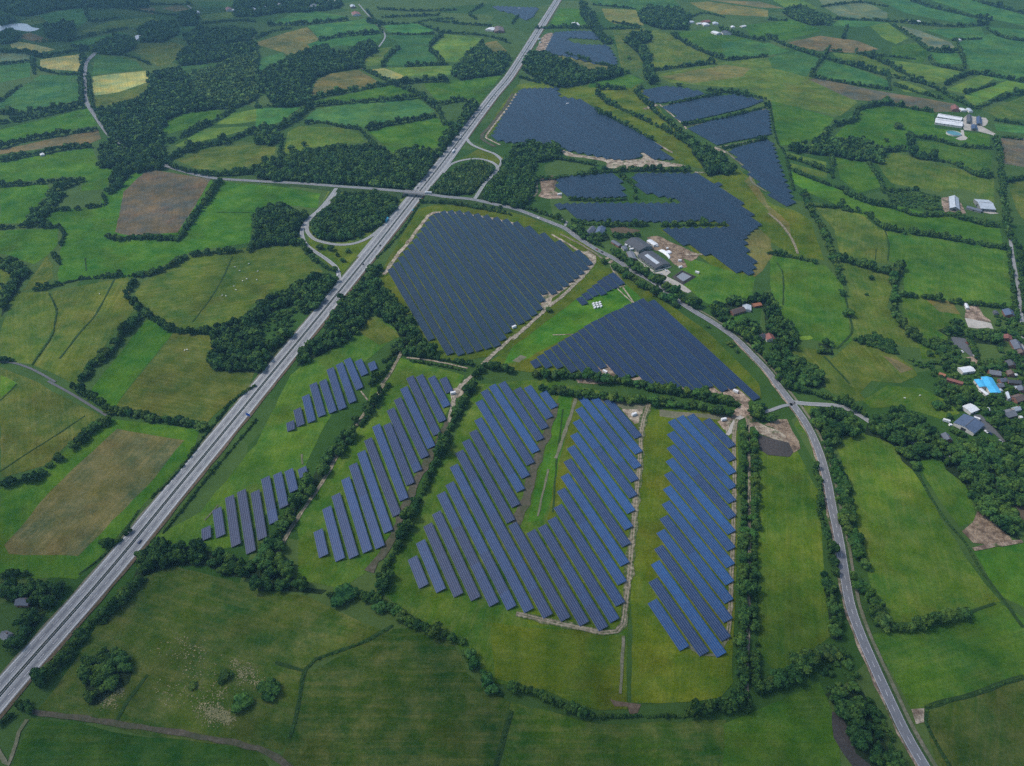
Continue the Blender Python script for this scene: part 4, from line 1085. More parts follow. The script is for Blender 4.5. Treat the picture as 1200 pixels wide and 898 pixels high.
VA = (1080, 340, 9.975); VB = (1080, 430, 9.975)
HOUSES = [
 ('shed', 'small white shed at the top of the sand arena', '500,162 530,155 556,210 526,218', 2.6, 1, 'white', 'wall', 'shed', VA),
 ('house', 'blue-grey roofed house beside the lane above the village', '960,245 1050,228 1085,292 1000,322', 3.2, 3.4, 'blue', 'brick', 'house', VA),
 ('house', 'red-roofed bungalow beside the dark trees of the village', '955,532 1048,526 1052,580 962,578', 3, 2.2, 'red', 'brick', 'house', VA),
 ('house', 'broad slate-roofed house right of the red bungalow', '1050,605 1120,590 1190,690 1100,715', 3.2, 3.4, 'slate', 'brick', 'house', VA),
 ('shed', 'big white roof below the grey car park', '432,30 560,-30 640,70 470,50', 3.6, 1.2, 'white', 'wall', 'shed', VB),
 ('shed', 'long red-brown low roof among trees left of the bright blue roof', '285,145 300,130 488,170 480,212', 2.8, 1.4, 'red', 'brick', 'shed', VB),
 ('shed', 'small orange roof left of the long red-brown roof', '190,82 215,65 292,90 270,112', 2.6, 1.2, 'orange', 'brick', 'shed', VB),
 ('hall', 'large bright sky-blue roofed hall, right wing', '718,132 795,116 945,302 800,322', 3.6, 1.6, 'cyan', 'wall', 'shed', VB),
 ('hall', 'small bright sky-blue roofed wing at the left of the blue hall', '612,156 705,146 768,236 682,242', 3.2, 1.2, 'cyan', 'wall', 'shed', VB),
 ('shed', 'white lean-to in front of the bright blue roofs', '665,262 700,245 790,322 765,336', 2.4, .6, 'white', 'wall', 'shed', VB),
 ('shed', 'white corrugated roof just above the dark blue hall', '468,462 562,426 684,500 578,542', 3.6, 1.0, 'white', 'wall', 'shed', VB),
 ('hall', 'large dark blue roofed hall with white gutter wall', '383,648 512,536 722,690 605,786', 4, 2.2, 'blue', 'wall', 'barn', VB),
 ('house', 'wide grey roofed house at the top right of the village', '770,35 905,45 935,110 790,85', 3, 3, 'grey', 'brick', 'house', VB),
 ('house', 'small grey house below the wide grey roofed house', '895,140 980,132 1000,172 915,182', 3, 2.6, 'slate', 'brick', 'house', VB),
 ('house', 'long dark grey house at the right edge of the village', '1000,150 1150,165 1165,200 1010,188', 3, 2.6, 'dark', 'brick', 'house', VB),
 ('house', 'pale grey narrow roof right of the bright blue hall', '985,305 1015,298 1045,375 1010,385', 2.8, 2, 'pale', 'wall', 'house', VB),
 ('house', 'brown roofed house at the village right edge', '1060,345 1150,315 1195,385 1090,420', 3, 3.2, 'brown', 'brick', 'house', VB),
 ('house', 'grey roofed house above the lower village trees', '930,520 1040,490 1110,570 975,605', 3.2, 3.2, 'grey', 'brick', 'house', VB),
 ('house', 'pale roofed house right of a grey roofed house in the lower village', '1060,480 1130,462 1155,505 1080,522', 3, 2.6, 'pale', 'wall', 'house', VB),
 ('house', 'blue-slate house half hidden in trees left of the dark blue hall', '232,800 300,775 355,850 280,880', 3, 3, 'slate', 'brick', 'house', VB),
 ('shed', 'tiny white garden shed right of the white corrugated roof', '758,482 790,476 800,510 765,516', 2.2, .8, 'white', 'wall', 'shed', VB),
 ('house', 'grey-brown roofed farmhouse deep in trees above the main road', '245,240 400,198 425,245 290,292', 3, 3.4, 'brown', 'brick', 'house', (830, 340, 9.975)),
 ('shed', 'pale metal roof joined to the grey-brown farmhouse', '415,180 488,165 490,215 415,255', 3, 1.2, 'pale', 'wall', 'shed', (830, 340, 9.975)),
 ('shed', 'rust-brown roof right of the pale metal roof', '505,155 610,150 620,175 540,200', 2.6, 1.4, 'orange', 'brick', 'shed', (830, 340, 9.975)),
 ('house', 'red-roofed wing of the white house beside the main road', '650,525 755,520 785,580 690,590', 3.2, 3, 'red', 'wall', 'house', (830, 340, 9.975)),
 ('house', 'dark-roofed white-gabled wing left of the red roof', '565,535 640,508 665,550 605,580', 3.2, 3, 'dark', 'wall', 'house', (830, 340, 9.975)),
 ('house', 'grey roofed cottage under trees left of the motorway', '118,292 272,212 390,228 320,282', 3, 3, 'slate', 'brick', 'house', (0, 680, 9.975)),
 ('house', 'pale grey house at the left picture edge beside the motorway', '8,665 62,592 142,612 90,722', 3, 3.2, 'grey', 'wall', 'house', (0, 680, 9.975)),
 ('house', 'dark roofed house lowest in the upper row of the village lane', '985,840 1060,825 1115,888 1015,902', 3, 3, 'dark', 'brick', 'house', VA),
 ('house', 'brown roofed house beside the lane under the red bungalow', '1115,700 1175,690 1205,745 1140,755', 3, 3, 'brown', 'brick', 'house', VA),
 ('shed', 'white garage roof at the top right of the village', '1062,86 1108,78 1118,100 1072,108', 2.6, .8, 'white', 'wall', 'shed', VB),
 ('shed', 'small pale garage right of the dark grey village house', '1085,228 1118,222 1128,246 1094,252', 2.6, .8, 'pale', 'wall', 'shed', VB),
 ('shed', 'white garage below the grey roofed lower village house', '1135,576 1172,572 1180,596 1146,600', 2.6, .8, 'white', 'wall', 'shed', VB),
 ('house', 'grey roofed house right of the brightest blue hall wing', '870,205 930,190 965,232 900,248', 3, 2.6, 'grey', 'brick', 'house', VB),
 ('house', 'brown roofed house between two grey village houses', '1000,60 1060,45 1085,95 1020,108', 3, 3, 'brown', 'brick', 'house', VB),
 ('house', 'slate roofed house on the right edge below the dark grey house', '1120,240 1190,225 1210,285 1140,300', 3, 3, 'slate', 'brick', 'house', VB),
 ('shed', 'white greenhouse roof left of the pale grey narrow roof', '905,262 935,256 948,284 918,290', 2.6, .8, 'pale', 'wall', 'shed', VB),
 ('shed', 'small dark shed behind the sand arena trees', '840,250 880,240 900,275 858,285', 2.6, 1, 'dark', 'timber', 'shed', VA),
 ('house', 'white shed roof at the front of the white-roofed hamlet', '470,300 520,285 600,312 540,322', 4, 2, 'white', 'wall', 'shed', (790, 10, 10.8)),
 ('house', 'dark roofed barn right of the hamlet front shed', '600,292 690,288 725,312 625,325', 4, 3, 'dark', 'wall', 'shed', (790, 10, 10.8)),
 ('house', 'brightest white roof in the middle of the hamlet', '355,190 410,180 445,205 385,215', 4, 2, 'white', 'wall', 'shed', (790, 10, 10.8)),
 ('house', 'narrow white roof left of the brightest hamlet roof', '278,185 330,180 352,192 295,198', 3, 1.5, 'white', 'wall', 'shed', (790, 10, 10.8)),
 ('house', 'pale roof at the left end of the hamlet', '140,165 230,155 245,175 155,182', 3, 2, 'pale', 'wall', 'shed', (790, 10, 10.8)),
 ('house', 'red roofed house behind the brightest hamlet roof', '350,160 430,150 450,172 370,180', 3.5, 4, 'red', 'brick', 'house', (790, 10, 10.8)),
 ('house', 'pale roof at the right of the hamlet centre', '490,180 545,172 555,195 500,202', 3, 2, 'pale', 'wall', 'shed', (790, 10, 10.8)),
 ('house', 'small white roof in the trees right of the hamlet', '720,228 755,222 765,238 728,244', 3, 2, 'white', 'wall', 'shed', (790, 10, 10.8)),
 ('house', 'white roof at the edge of the green field right of the hamlet', '842,220 895,213 905,226 850,232', 3, 2, 'white', 'wall', 'shed', (790, 10, 10.8)),
 ('house', 'white-walled farmhouse left of the motorway near the top', '20,345 60,315 82,345 40,362', 4, 3, 'white', 'wall', 'house', (570, 0, 9.975)),
 ('barn', 'dark red roofed barn beside the white farmhouse near the top', '85,325 185,312 208,365 100,378', 4, 4, 'brown', 'brick', 'barn', (570, 0, 9.975)),
 ('shed', 'white shed in the green field right of the motorway near the top', '1012,272 1050,258 1078,290 1040,304', 3, 1.5, 'white', 'wall', 'shed', (570, 0, 9.975)),
 ('house', 'leftmost white house of the far village', '55,78 95,68 108,85 68,92', 4, 3, 'white', 'wall', 'house', (300, 0, 8.57)),
 ('house', 'grey house second from the left in the far village', '215,45 255,38 265,58 225,64', 4, 4, 'grey', 'wall', 'house', (300, 0, 8.57)),
 ('house', 'small white house above the green field of the far village', '345,72 372,66 380,80 352,85', 3, 3, 'white', 'wall', 'house', (300, 0, 8.57)),
 ('house', 'wide slate roof on the crest of the far green field', '540,62 620,45 660,80 570,92', 4, 5, 'slate', 'brick', 'house', (300, 0, 8.57)),
 ('hall', 'white hall left of two at the top of the far village', '705,20 745,8 760,28 720,36', 5, 2, 'white', 'wall', 'shed', (300, 0, 8.57)),
 ('hall', 'white hall right of two at the top of the far village', '770,12 820,5 832,22 785,28', 5, 2, 'white', 'wall', 'shed', (300, 0, 8.57)),
 ('house', 'red roofed farm beside the lane at the top', '960,130 1030,120 1050,145 975,155', 4, 4, 'red', 'wall', 'house', (300, 0, 8.57)),
 ('house', 'white house just above the red roofed farm at the top', '945,55 985,48 995,70 955,76', 4, 3, 'pale', 'brick', 'house', (300, 0, 8.57)),
 ('house', 'white cottage at the wood edge, upper left', '425,118 455,112 462,130 432,135', 3, 2.5, 'white', 'wall', 'house', (180, 0, 8.57)),
 ('house', 'red-and-white farmhouse beside a lone white shed, upper left', '722,85 775,75 785,100 732,108', 4, 4, 'red', 'wall', 'house', (180, 0, 8.57)),
 ('shed', 'lone white shed right of the red-and-white farmhouse', '790,98 805,94 812,106 796,110', 3, 2, 'white', 'wall', 'shed', (180, 0, 8.57)),
 ('house', 'pale house in the trees left of the far village', '975,92 1020,82 1035,105 990,112', 4, 3, 'pale', 'wall', 'house', (180, 0, 8.57)),
 ('house', 'white house at the left border of the far village', '1090,72 1130,62 1140,84 1100,90', 4, 3, 'white', 'wall', 'house', (180, 0, 8.57)),
 ('house', 'white house beside trees in the upper left', '632,172 658,166 664,182 640,188', 3, 3, 'white', 'wall', 'house', (0, 0, 3.99)),
 ('shed', 'white field shelter on the hedge below the brown strip', '185,716 205,712 208,724 188,728', 2.6, 1, 'white', 'wall', 'shed', (0, 0, 3.99)),
 ('shed', 'long white shed near the far grey-green strip', '662,98 705,96 708,103 664,105', 4, 2, 'white', 'wall', 'shed', (900, 0, 3.99)),
 ('shed', 'tiny white hut in the far right fields', '888,184 900,183 902,189 890,190', 3, 1.5, 'white', 'wall', 'shed', (900, 0, 3.99)),
]
for nm, lab, q, e_, ri, rf, wl, kd, o in HOUSES:
    building(nm, {'shed': 'shed', 'barn': 'barn', 'hall': 'hall'}.get(nm, 'house'), lab, q, e_, ri, rf, wl, kd, None, False, o)

# slurry basin with earth banks
q = [np.array(P(*p)) for p in pts('770,600 890,515 1060,595 900,690', *FA)]; c0 = sum(q) / 4
qi = [c0 + (k - c0) * .72 for k in q]; qj = [c0 + (k - c0) * .58 for k in q]
t = thing('slurry_basin', (*c0, 0)); meta(t, 'square earth-banked slurry basin holding grey liquid', 'basin')
V = [(*(k - c0), .2) for k in q] + [(*(k - c0), 2.4) for k in qi] + [(*(k - c0), .6) for k in qj]
Fs = [(i, (i+1) % 4, 4 + (i+1) % 4, 4 + i) for i in range(4)] + [(4 + i, 4 + (i+1) % 4, 8 + (i+1) % 4, 8 + i) for i in range(4)]
link('bank', mesh('bank', V, Fs, M['soildark']), t)
link('liquid', mesh('liquid', [(*(k - c0) * 1.12, 1.0) for k in qj], [(0, 1, 2, 3)], M['slurry']), t)
# white sheeted silage heap
def heap(label, s, h, o=FA):
    W = [np.array(P(*p)) for p in pts(s, *o)]; C = spline(W + [W[0]], 2.0)[:-1]; c = C.mean(0); n = len(C)
    V = []; 
    for k, z in ((1, .1), (.93, h * .6), (.7, h), (.35, h * 1.05)):
        for p_ in C: V.append((*((p_ - c) * k), z * rng.uniform(.9, 1.1)))
    V.append((0, 0, h * 1.05)); Fs = [(j*n+i, j*n+(i+1) % n, (j+1)*n+(i+1) % n, (j+1)*n+i) for j in range(3) for i in range(n)] + [(3*n+i, 3*n+(i+1) % n, 4*n) for i in range(n)]
    meta(link('silage_heap', mesh('silage_heap', V, Fs, M['film']), None, (*c, ZB)), label, 'silage heap')
heap('large silage heap under white plastic beside the two dark barns', '610,290 660,280 700,300 740,290 770,318 720,345 755,370 740,388 715,360 670,325', 2)

# ------------------------------------------------------------------ small things
def boxthing(name, cat, label, x, y, L_, W_, H_, rz, mat='film', group=None):
    t = thing(name, (*P(x, y, H_ / 2), ZT), rz); meta(t, label, cat, group)
    b = MB(); b.box(-L_/2, L_/2, -W_/2, W_/2, .15, H_); 
    for k in range(int(L_ / .8)):
        xx = -L_/2 + .4 + k * .8
        for s in (-1, 1): b.box(xx - .08, xx + .08, min(s*W_/2, s*(W_/2+.05)), max(s*W_/2, s*(W_/2+.05)), .3, H_ - .15)
    b.build('body', M[mat], t)
    b = MB(); b.box(-L_/2 - .05, L_/2 + .05, -W_/2 - .07, W_/2 + .07, H_, H_ + .12); b.build('roof', M['white'], t)
    b = MB(); b.box(L_/2, L_/2 + .04, -W_/2 + .15, W_/2 - .15, .25, H_ - .2); b.build('door', M['steel'], t)
    b = MB(); 
    for sx in (-1, 1):
        for sy in (-1, 1): b.box(sx * (L_/2 - .3) - .15, sx * (L_/2 - .3) + .15, sy * (W_/2 - .3) - .15, sy * (W_/2 - .3) + .15, 0, .15)
    b.build('plinth', M['concrete'], t)
def k9(x, y): return (710 + x / 9.98, 265 + y / 9.98)
for x, y, L_, H_, rz, lab in [(*k9(236, 226), 4, 2.6, -.5, 'first white container from the left beside the biggest barn'), (*k9(284, 245), 4, 2.6, -.5, 'second white container from the left beside the biggest barn'),
    (*k9(300, 275), 6, 2.6, .3, 'white container in front of the biggest barn at its left corner'), (*k9(596, 235), 4, 2.6, .3, 'white container at the right end of the white shed'),
    (*k9(718, 262), 3, 2.2, 0, 'small white container on the bare soil behind the silage heap'), (*k9(865, 407), 5, 2.6, 0, 'white container on the soil right of the dark barns'),
    (*k9(872, 482), 5, 2.6, .3, 'white container at the back corner of the slurry basin'), (*k9(1068, 545), 6, 2.6, -.6, 'white container on the grass right of the slurry basin'),
    (602.5, 383.5, 6, 3, .6, 'white transformer hut beside the gravel track below the biggest array'), (743, 486, 6, 3, .5, 'white transformer hut at the sandy top of the U-shaped array'),
    (531, 461, 6, 3, .3, 'white transformer hut at the stepped array top beside the gravel crossing'), (848, 492, 6, 3, .3, 'white transformer hut at the top of the rightmost near array'),
    (862, 459, 6, 3, -.7, 'white transformer hut on sand at the triangular array right tip'), (709, 436, 6, 3, -.8, 'white transformer hut in the notch of the triangular array'), (752, 449, 6, 3, -.2, 'pale transformer hut below the triangular array beside the tree row'),
    (656, 228, 8, 3, .3, 'white transformer hut beside the far bare soil plot'), (632, 46, 8, 4, .4, 'white hut on the building site beside the far motorway'), (633, 50, 6, 3, .4, 'lower white hut on the building site beside the far motorway'),
    (665, 122, 6, 3, .2, 'white hut at the pale track into the four solar blocks'), (1109, 493.5, 7, 2.8, -.5, 'white caravan on the grass left of the dark blue hall'), (1113.5, 498.5, 3, 2, 0, 'small white box beside the caravan'),
    (1144.5, 491, 6, 2.6, -.6, 'upper white van body parked at the dark blue hall'), (885, 385.8, 5, 2.2, -.2, 'white caravan in the garden of the red-roofed house'), (608.5, 10.5, 8, 4, 0, 'white hut in the farthest solar block')]:
    boxthing('container', 'container', lab, x, y, L_, 2.4, H_, rz)
for i in range(9):
    r_, c_ = divmod(i, 3)
    x = 695.3 + c_ * 3.6 + r_ * .9; y = 356.4 + r_ * 2.3 - c_ * .75
    boxthing('pallet_stack', 'pallet', f"white wrapped pallet stack, {('left', 'middle', 'right')[c_]} in the {('back', 'middle', 'front')[r_]} row of nine on the green", x, y, 4.0, 2.2, 1.7, .95, group='nine white pallet stacks on the green')

# vehicles
def car_proto(kind):
    L_, W_, H_ = {'car': (4.5, 1.8, 1.45), 'van': (5.6, 2.0, 2.3), 'truck': (12.5, 2.55, 3.9)}[kind]
    me = {}; l, w = L_/2, W_/2
    if kind == 'truck':
        b = MB(); b.box(-l, l - 2.9, -w, w, 1.0, H_); me['cargo_body'] = b.mesh('cargo_body', M['paint'])
        b = MB(); b.box(l - 2.5, l, -w + .05, w - .05, .5, 3.0); me['cab'] = b.mesh('cab', M['paint'])
        b = MB(); b.box(l, l + .03, -w + .2, w - .2, 1.7, 2.7); me['windscreen'] = b.mesh('windscreen', M['glass'])
        b = MB(); b.box(-l, l - .3, -.5, .5, .6, .99); me['chassis'] = b.mesh('chassis', M['frame'])
        wx = (-l + 1.2, -l + 2.5, l - 1.4)
    else:
        prof = [(-l, .35), (l, .35), (l, .75), (l - .25, .85), (l * .45, .95), (l * .12, H_), (-l * .62, H_), (-l * .92, .98), (-l, .9)] if kind == 'car' else [(-l, .35), (l, .35), (l, .95), (l * .72, 1.15), (l * .42, H_), (-l, H_)]
        n = len(prof); b = MB()
        V = [(x, y * (w if z < 1 else w * .9), z) for y in (-1, 1) for x, z in prof]
        b.add(V, [tuple(range(n)), tuple(range(2*n - 1, n - 1, -1))] + [(k, n + k, n + (k+1) % n, (k+1) % n) for k in range(n)]); me['body'] = b.mesh('body', M['paint'])
        b = MB()
        if kind == 'car':
            for s in (-1, 1): b.add([(l*.36, s*w*.975, .98), (-l*.82, s*w*.975, .98), (-l*.6, s*w*.915, H_-.1), (l*.1, s*w*.915, H_-.1)], [(0,1,2,3) if s > 0 else (3,2,1,0)])
            b.add([(l*.43, -w*.8, 1.0), (l*.43, w*.8, 1.0), (l*.16, w*.78, H_-.06), (l*.16, -w*.78, H_-.06)], [(0,1,2,3)])
        else: b.add([(l*.72, -w*.8, 1.2), (l*.72, w*.8, 1.2), (l*.46, w*.78, H_-.2), (l*.46, -w*.78, H_-.2)], [(0,1,2,3)])
        me['window'] = b.mesh('window', M['glass'])
        for i, v in enumerate(me['window'].vertices): v.co.z += .015; v.co.x *= 1.01; v.co.y *= 1.01
        wx = (-l + .85, l - .85)
    b = MB(); r = .5 if kind == 'truck' else .33
    b.cyl(0, 0, -.12, .12, r, n=12, axis='y'); me['wheel'] = b.mesh('wheel', M['tyre'])
    b = MB(); b.box(l, l + .03, -.2, .2, .6, .78); me['headlight'] = b.mesh('headlight', M['lamp'])
    return me, wx, w, r
PROTO = {k: car_proto(k) for k in ('car', 'van', 'truck')}
def vehicle(kind, x, y, tox, toy, colr, label, z=0.0, off=0.0):
    me, wx, w, r = PROTO[kind]; p = P(x, y, z); q = P(tox, toy, z); rz = math.atan2(q[1] - p[1], q[0] - p[0])
    t = thing({'car': 'car', 'van': 'van', 'truck': 'lorry'}[kind], (*p, z + ZR + .06), rz); meta(t, label, {'car': 'car', 'van': 'van', 'truck': 'lorry'}[kind], 'vehicles on the roads')
    for k, m in me.items():
        if k == 'wheel':
            for xx in wx:
                for s in (-1, 1): link('wheel', m, t, (xx, s * (w - .1), r))
        elif k == 'headlight':
            for s in (-1, 1): link('headlight', m, t, (0, s * (w - .4), .15))
        else: link(k, m, t).color = (*colr, 1)
BLK, WHT, SLV, DBL, TEAL = (.02, .022, .028), (.75, .75, .75), (.35, .36, .38), (.02, .04, .1), (.02, .3, .45)
V_ = [('car', 164, 636, 175, 622, DBL, 'dark blue car on the motorway nearest the camera'), ('truck', 453.5, 259.5, 443, 274, TEAL, 'turquoise lorry leaving the motorway at the ramp'),
 ('car', 445.5, 288.5, 452, 280, BLK, 'dark car on the motorway just below the lorry'), ('car', 425.3, 310.5, 432, 302, BLK, 'dark car on the motorway beside the roadside wood'),
 ('car', 396, 323, 397, 330, WHT, 'white car at the foot of the outer ramp'), ('car', 357.5, 264, 355, 270, WHT, 'white car at the top of the ramp fork'),
 ('car', 498.3, 212.5, 493, 219, BLK, 'upper dark car on the motorway behind the overpass'), ('car', 489.5, 220.8, 484, 228, BLK, 'lower dark car on the motorway right behind the overpass'),
 ('car', 484, 247, 490, 239, TEAL, 'blue-green car on the motorway in front of the overpass'), ('truck', 531.3, 178.8, 537, 171, WHT, 'white lorry on the motorway left of the right ramp'),
 ('car', 534, 174.5, 540, 167, DBL, 'dark blue car ahead of the white lorry'), ('van', 539.5, 160, 534, 167, WHT, 'white van on the motorway coming towards the overpass'),
 ('truck', 555, 138, 550, 145, BLK, 'dark lorry on the far motorway'), ('van', 572, 125.5, 578, 118, WHT, 'upper white van on the far motorway'), ('car', 565, 134, 571, 126, WHT, 'lower white car on the far motorway'),
 ('car', 580, 112.5, 586, 105, SLV, 'silver car on the far motorway beside the sandy verge'), ('car', 630.5, 256.3, 638, 260, WHT, 'white car on the road above the biggest solar array'),
 ('van', 594, 244.5, 588, 242, DBL, 'dark van on the road near the right ramp mouth'), ('car', 611.7, 62, 616, 55, BLK, 'dark car on the motorway near the top'), ('car', 619.5, 50.5, 624, 43, BLK, 'second dark car on the motorway near the top'),
 ('car', 699.5, 293.3, 704, 296, (.2, .05, .03), 'reddish car on the road opposite the barns'), ('car', 705.5, 296.4, 710, 299, BLK, 'dark car behind the reddish car opposite the barns'),
 ('car', 1151, 470, 1153, 472, BLK, 'dark car parked right of the dark blue hall yard'), ('car', 1160, 509, 1163, 511, DBL, 'dark blue car parked next to the white car below the dark blue hall'), ('car', 1127, 413, 1130, 415, WHT, 'upper white car on the grey car park'), ('car', 1133, 403, 1136, 405, (.2, .05, .03), 'red car on the grey car park'), ('car', 1141, 418, 1143, 420, SLV, 'silver car on the grey car park'),
 ('car', 754, 300, 757, 302, BLK, 'dark car parked in the yard between the dark barns'), ('car', 780, 318, 783, 320, WHT, 'white car parked on the concrete yard of the central farm'), ('car', 775, 322, 778, 324, SLV, 'silver car parked on the concrete yard of the central farm'),
 ('van', 1146.5, 498.5, 1150, 501, WHT, 'white van parked in the dark blue hall yard'), ('car', 1155, 507, 1158, 509, WHT, 'white car parked below the dark blue hall'), ('car', 1172, 518, 1175, 520, SLV, 'silver car in the lower yard of the dark blue hall')]
for k, x, y, a, b_, c, lab in V_: vehicle(k, x, y, a, b_, c, lab)
vehicle('van', 570.3, 211.5, 574, 208, WHT, 'white van on the right ramp', 2.0)
vehicle('truck', 502, 227.6, 493, 227, (.55, .57, .58), 'pale grey lorry crossing the overpass', 6.6)

# blue road sign
p = P(291.5, 489); sg = thing('road_sign', (*p, 0), math.atan2(-mw[4][0] + mw[5][0], 1) * 0 - .42); meta(sg, 'large blue direction sign on the right shoulder of the motorway', 'road sign')
b = MB()
for x in (-2.0, 2.0): b.box(x - .12, x + .12, -.12, .12, 0, 6)
b.build('post', M['steel'], sg)
b = MB(); b.box(-3, 3, -.2, -.13, 2, 6); b.build('panel', M['signblue'], sg)
b = MB()
for z0, z1 in ((2.08, 2.16), (5.84, 5.92)): b.box(-2.9, 2.9, -.215, -.2, z0, z1)
for x0, x1 in ((-2.92, -2.84), (2.84, 2.92)): b.box(x0, x1, -.216, -.2, 2.16, 5.84)
b.build('border', M['white'], sg)

# cattle
def cow_mesh():
    v = [(0, 0, 1.05), (.55, 0, 1.1), (.85, 0, 1.25), (1.15, 0, 1.3), (1.45, 0, 1.1), (-.6, 0, 1.08), (-.8, 0, 1.15), (-.95, 0, .75)]
    rad = [.36, .34, .2, .17, .1, .33, .12, .035]; e = [(0, 1), (1, 2), (2, 3), (3, 4), (0, 5), (5, 6), (6, 7)]
    for x, base in ((.5, 1), (-.6, 5)):
        for s in (-1, 1):
            i = len(v); v += [(x, s*.24, .85), (x + (.03 if x > 0 else -.08), s*.24, .45), (x, s*.24, .02)]; rad += [.14, .075, .07]; e += [(base, i), (i, i+1), (i+1, i+2)]
    me = bpy.data.meshes.new('cow'); me.from_pydata(v, e, []); ob = bpy.data.objects.new('cow', me); COL.objects.link(ob)
    m = ob.modifiers.new('skin', 'SKIN'); s = ob.modifiers.new('sub', 'SUBSURF'); s.levels = 1
    for k, sv in enumerate(me.skin_vertices[0].data): sv.radius = (rad[k], rad[k]); sv.use_root = (k == 0)
    dg = bpy.context.evaluated_depsgraph_get(); out = bpy.data.meshes.new_from_object(ob.evaluated_get(dg)); bpy.data.objects.remove(ob); bpy.data.meshes.remove(me)
    out.name = 'cow'; out.materials.clear(); out.materials.append(M['hide']); return out
cm = cow_mesh()
COWS = reg('01', '1100,355 1165,340 1155,410 1095,445 1105,462 1040,488 1058,490 1122,372 1135,420 467,480 865,745 876,741') + reg('11', '8,375 5,415') + reg('32', '638,70 709,58')
for x, y in COWS:
    pasture = 'white cow grazing in the big cattle pasture' if x > 230 and y < 360 and x < 320 else None
    t = link('cow', cm, None, (*P(x, y), ZB), rng.uniform(0, 6.28)); t.scale = (1.25, 1.25, 1.25); t.color = (.78, .76, .7, 1)
    meta(t, pasture or ('lone white cow in the olive pasture at left' if x < 130 else 'white cow in the paddock left of the dark blue hall' if x > 900 else 'white cow near the bottom of the olive pasture' if y > 400 else 'white cow near the wood beside the ramp'), 'cow', 'white cows on the pastures')
# ------------------------------------------------------------------ vegetation
def crown_proto(seed, nl, ncards, size, sub):
    """crown of unit radius and unit height: lumpy core lobes and leaf clumps standing off them"""
    r = np.random.default_rng(seed); lob = [(0, 0, .62, .62, .36)]
    for k in range(nl):
        a = 2 * math.pi * (k + r.uniform(-.3, .3)) / nl; d = r.uniform(.34, .78); q = r.uniform(.25, .5)
        lob.append((d * math.cos(a), d * math.sin(a), r.uniform(.3, .76), q, r.uniform(.16, .3)))
    V = []; T = []; tint = []
    bm = bmesh.new(); bmesh.ops.create_icosphere(bm, subdivisions=sub, radius=1)
    sv = np.array([v.co[:] for v in bm.verts]); sf = np.array([[v.index for v in f.verts] for f in bm.faces]); bm.free()
    for x, y, z, q, h in lob:
        o = len(V); jit = 1 + r.normal(0, .09, (len(sv), 1))
        for p in sv * jit: V.append((x + p[0]*q*.88, y + p[1]*q*.88, max(.06, z + p[2]*h*.9)))
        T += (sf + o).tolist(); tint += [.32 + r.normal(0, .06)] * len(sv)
    n = 0; tries = 0
    lt = r.normal(0, .1, len(lob))
    while n < ncards and tries < ncards * 20:
        tries += 1; li = r.integers(0, len(lob)); x, y, z, q, h = lob[li]
        d = r.normal(0, 1, 3); d /= np.linalg.norm(d)
        if d[2] < -.45: continue
        p = np.array([x + d[0]*q, y + d[1]*q, z + d[2]*h])
        if any(((p[0]-a)/e)**2 + ((p[1]-b)/e)**2 + ((p[2]-c)/g)**2 < .8 for a, b, c, e, g in lob): continue
        nn = d * np.array([1, 1, 1.3]) + r.normal(0, .38, 3); nn /= np.linalg.norm(nn)
        u = np.cross(nn, r.normal(0, 1, 3)); u /= np.linalg.norm(u); w = np.cross(nn, u)
        s = size * r.uniform(.6, 1.35); o = len(V); k = r.uniform(.6, 1.0)
        sc_ = np.array([1, 1, .62])
        for a, b in ((-1, -.8), (1, -1), (.8, 1), (-1, .9)): V.append(tuple(np.maximum(p + (u * a * s + w * b * s * k) * sc_, (-9, -9, .03))))
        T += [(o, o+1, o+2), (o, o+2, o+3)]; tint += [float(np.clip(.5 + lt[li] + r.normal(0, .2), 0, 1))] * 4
        n += 1
    return np.array(V, np.float32), np.array(T, np.int32), np.array(tint, np.float32)
LOD = [[crown_proto(10 + i, 4 + i, 330, .12 + .012 * i, 2) for i in range(5)], [crown_proto(30 + i, 4 + i, 130, .18, 1) for i in range(5)], [crown_proto(50 + i, 4, 40, .28, 1) for i in range(4)]]
def lod_of(x, y):
    d = math.hypot(y, CAMH); return 0 if d < 900 else 1 if d < 1500 else 2
def bake(name, items, mat, lod=None):
    """items: (x, y, radius, height, turn, tint shift) -> one mesh"""
    Vs = []; Ts = []; Cs = []; o = 0
    for x, y, r, h, a, dt in items:
        v, t, c = (lambda q: q[rng.integers(0, len(q))])(LOD[lod_of(x, y) if lod is None else lod])
        ca, sa = math.cos(a), math.sin(a)
        Vs.append(np.stack([(v[:, 0]*ca - v[:, 1]*sa) * r + x, (v[:, 0]*sa + v[:, 1]*ca) * r + y, v[:, 2] * h], 1)); Ts.append(t + o); Cs.append(np.clip(c + dt, 0, 1)); o += len(v)
    V = np.concatenate(Vs).astype(np.float32); T = np.concatenate(Ts).astype(np.int32); C = np.concatenate(Cs).astype(np.float32)
    me = bpy.data.meshes.new(name); me.vertices.add(len(V)); me.vertices.foreach_set('co', V.ravel())
    me.loops.add(T.size); me.loops.foreach_set('vertex_index', T.ravel()); me.polygons.add(len(T))
    me.polygons.foreach_set('loop_start', np.arange(0, T.size, 3, dtype=np.int32))
    a = me.attributes.new('tint', 'FLOAT', 'POINT'); a.data.foreach_set('value', C)
    me.materials.append(mat); me.update(calc_edges=True)
    return me
WN = [0]
NOGO = [[P(*q) for q in pts(a)] for a in ('1111,396 1128,392 1150,420 1149,427 1128,420', '1140,400 1169,403 1172,424 1150,421', '1128,360 1165,372 1168,388 1130,386', '1112,484 1150,480 1178,520 1160,520 1118,508')]
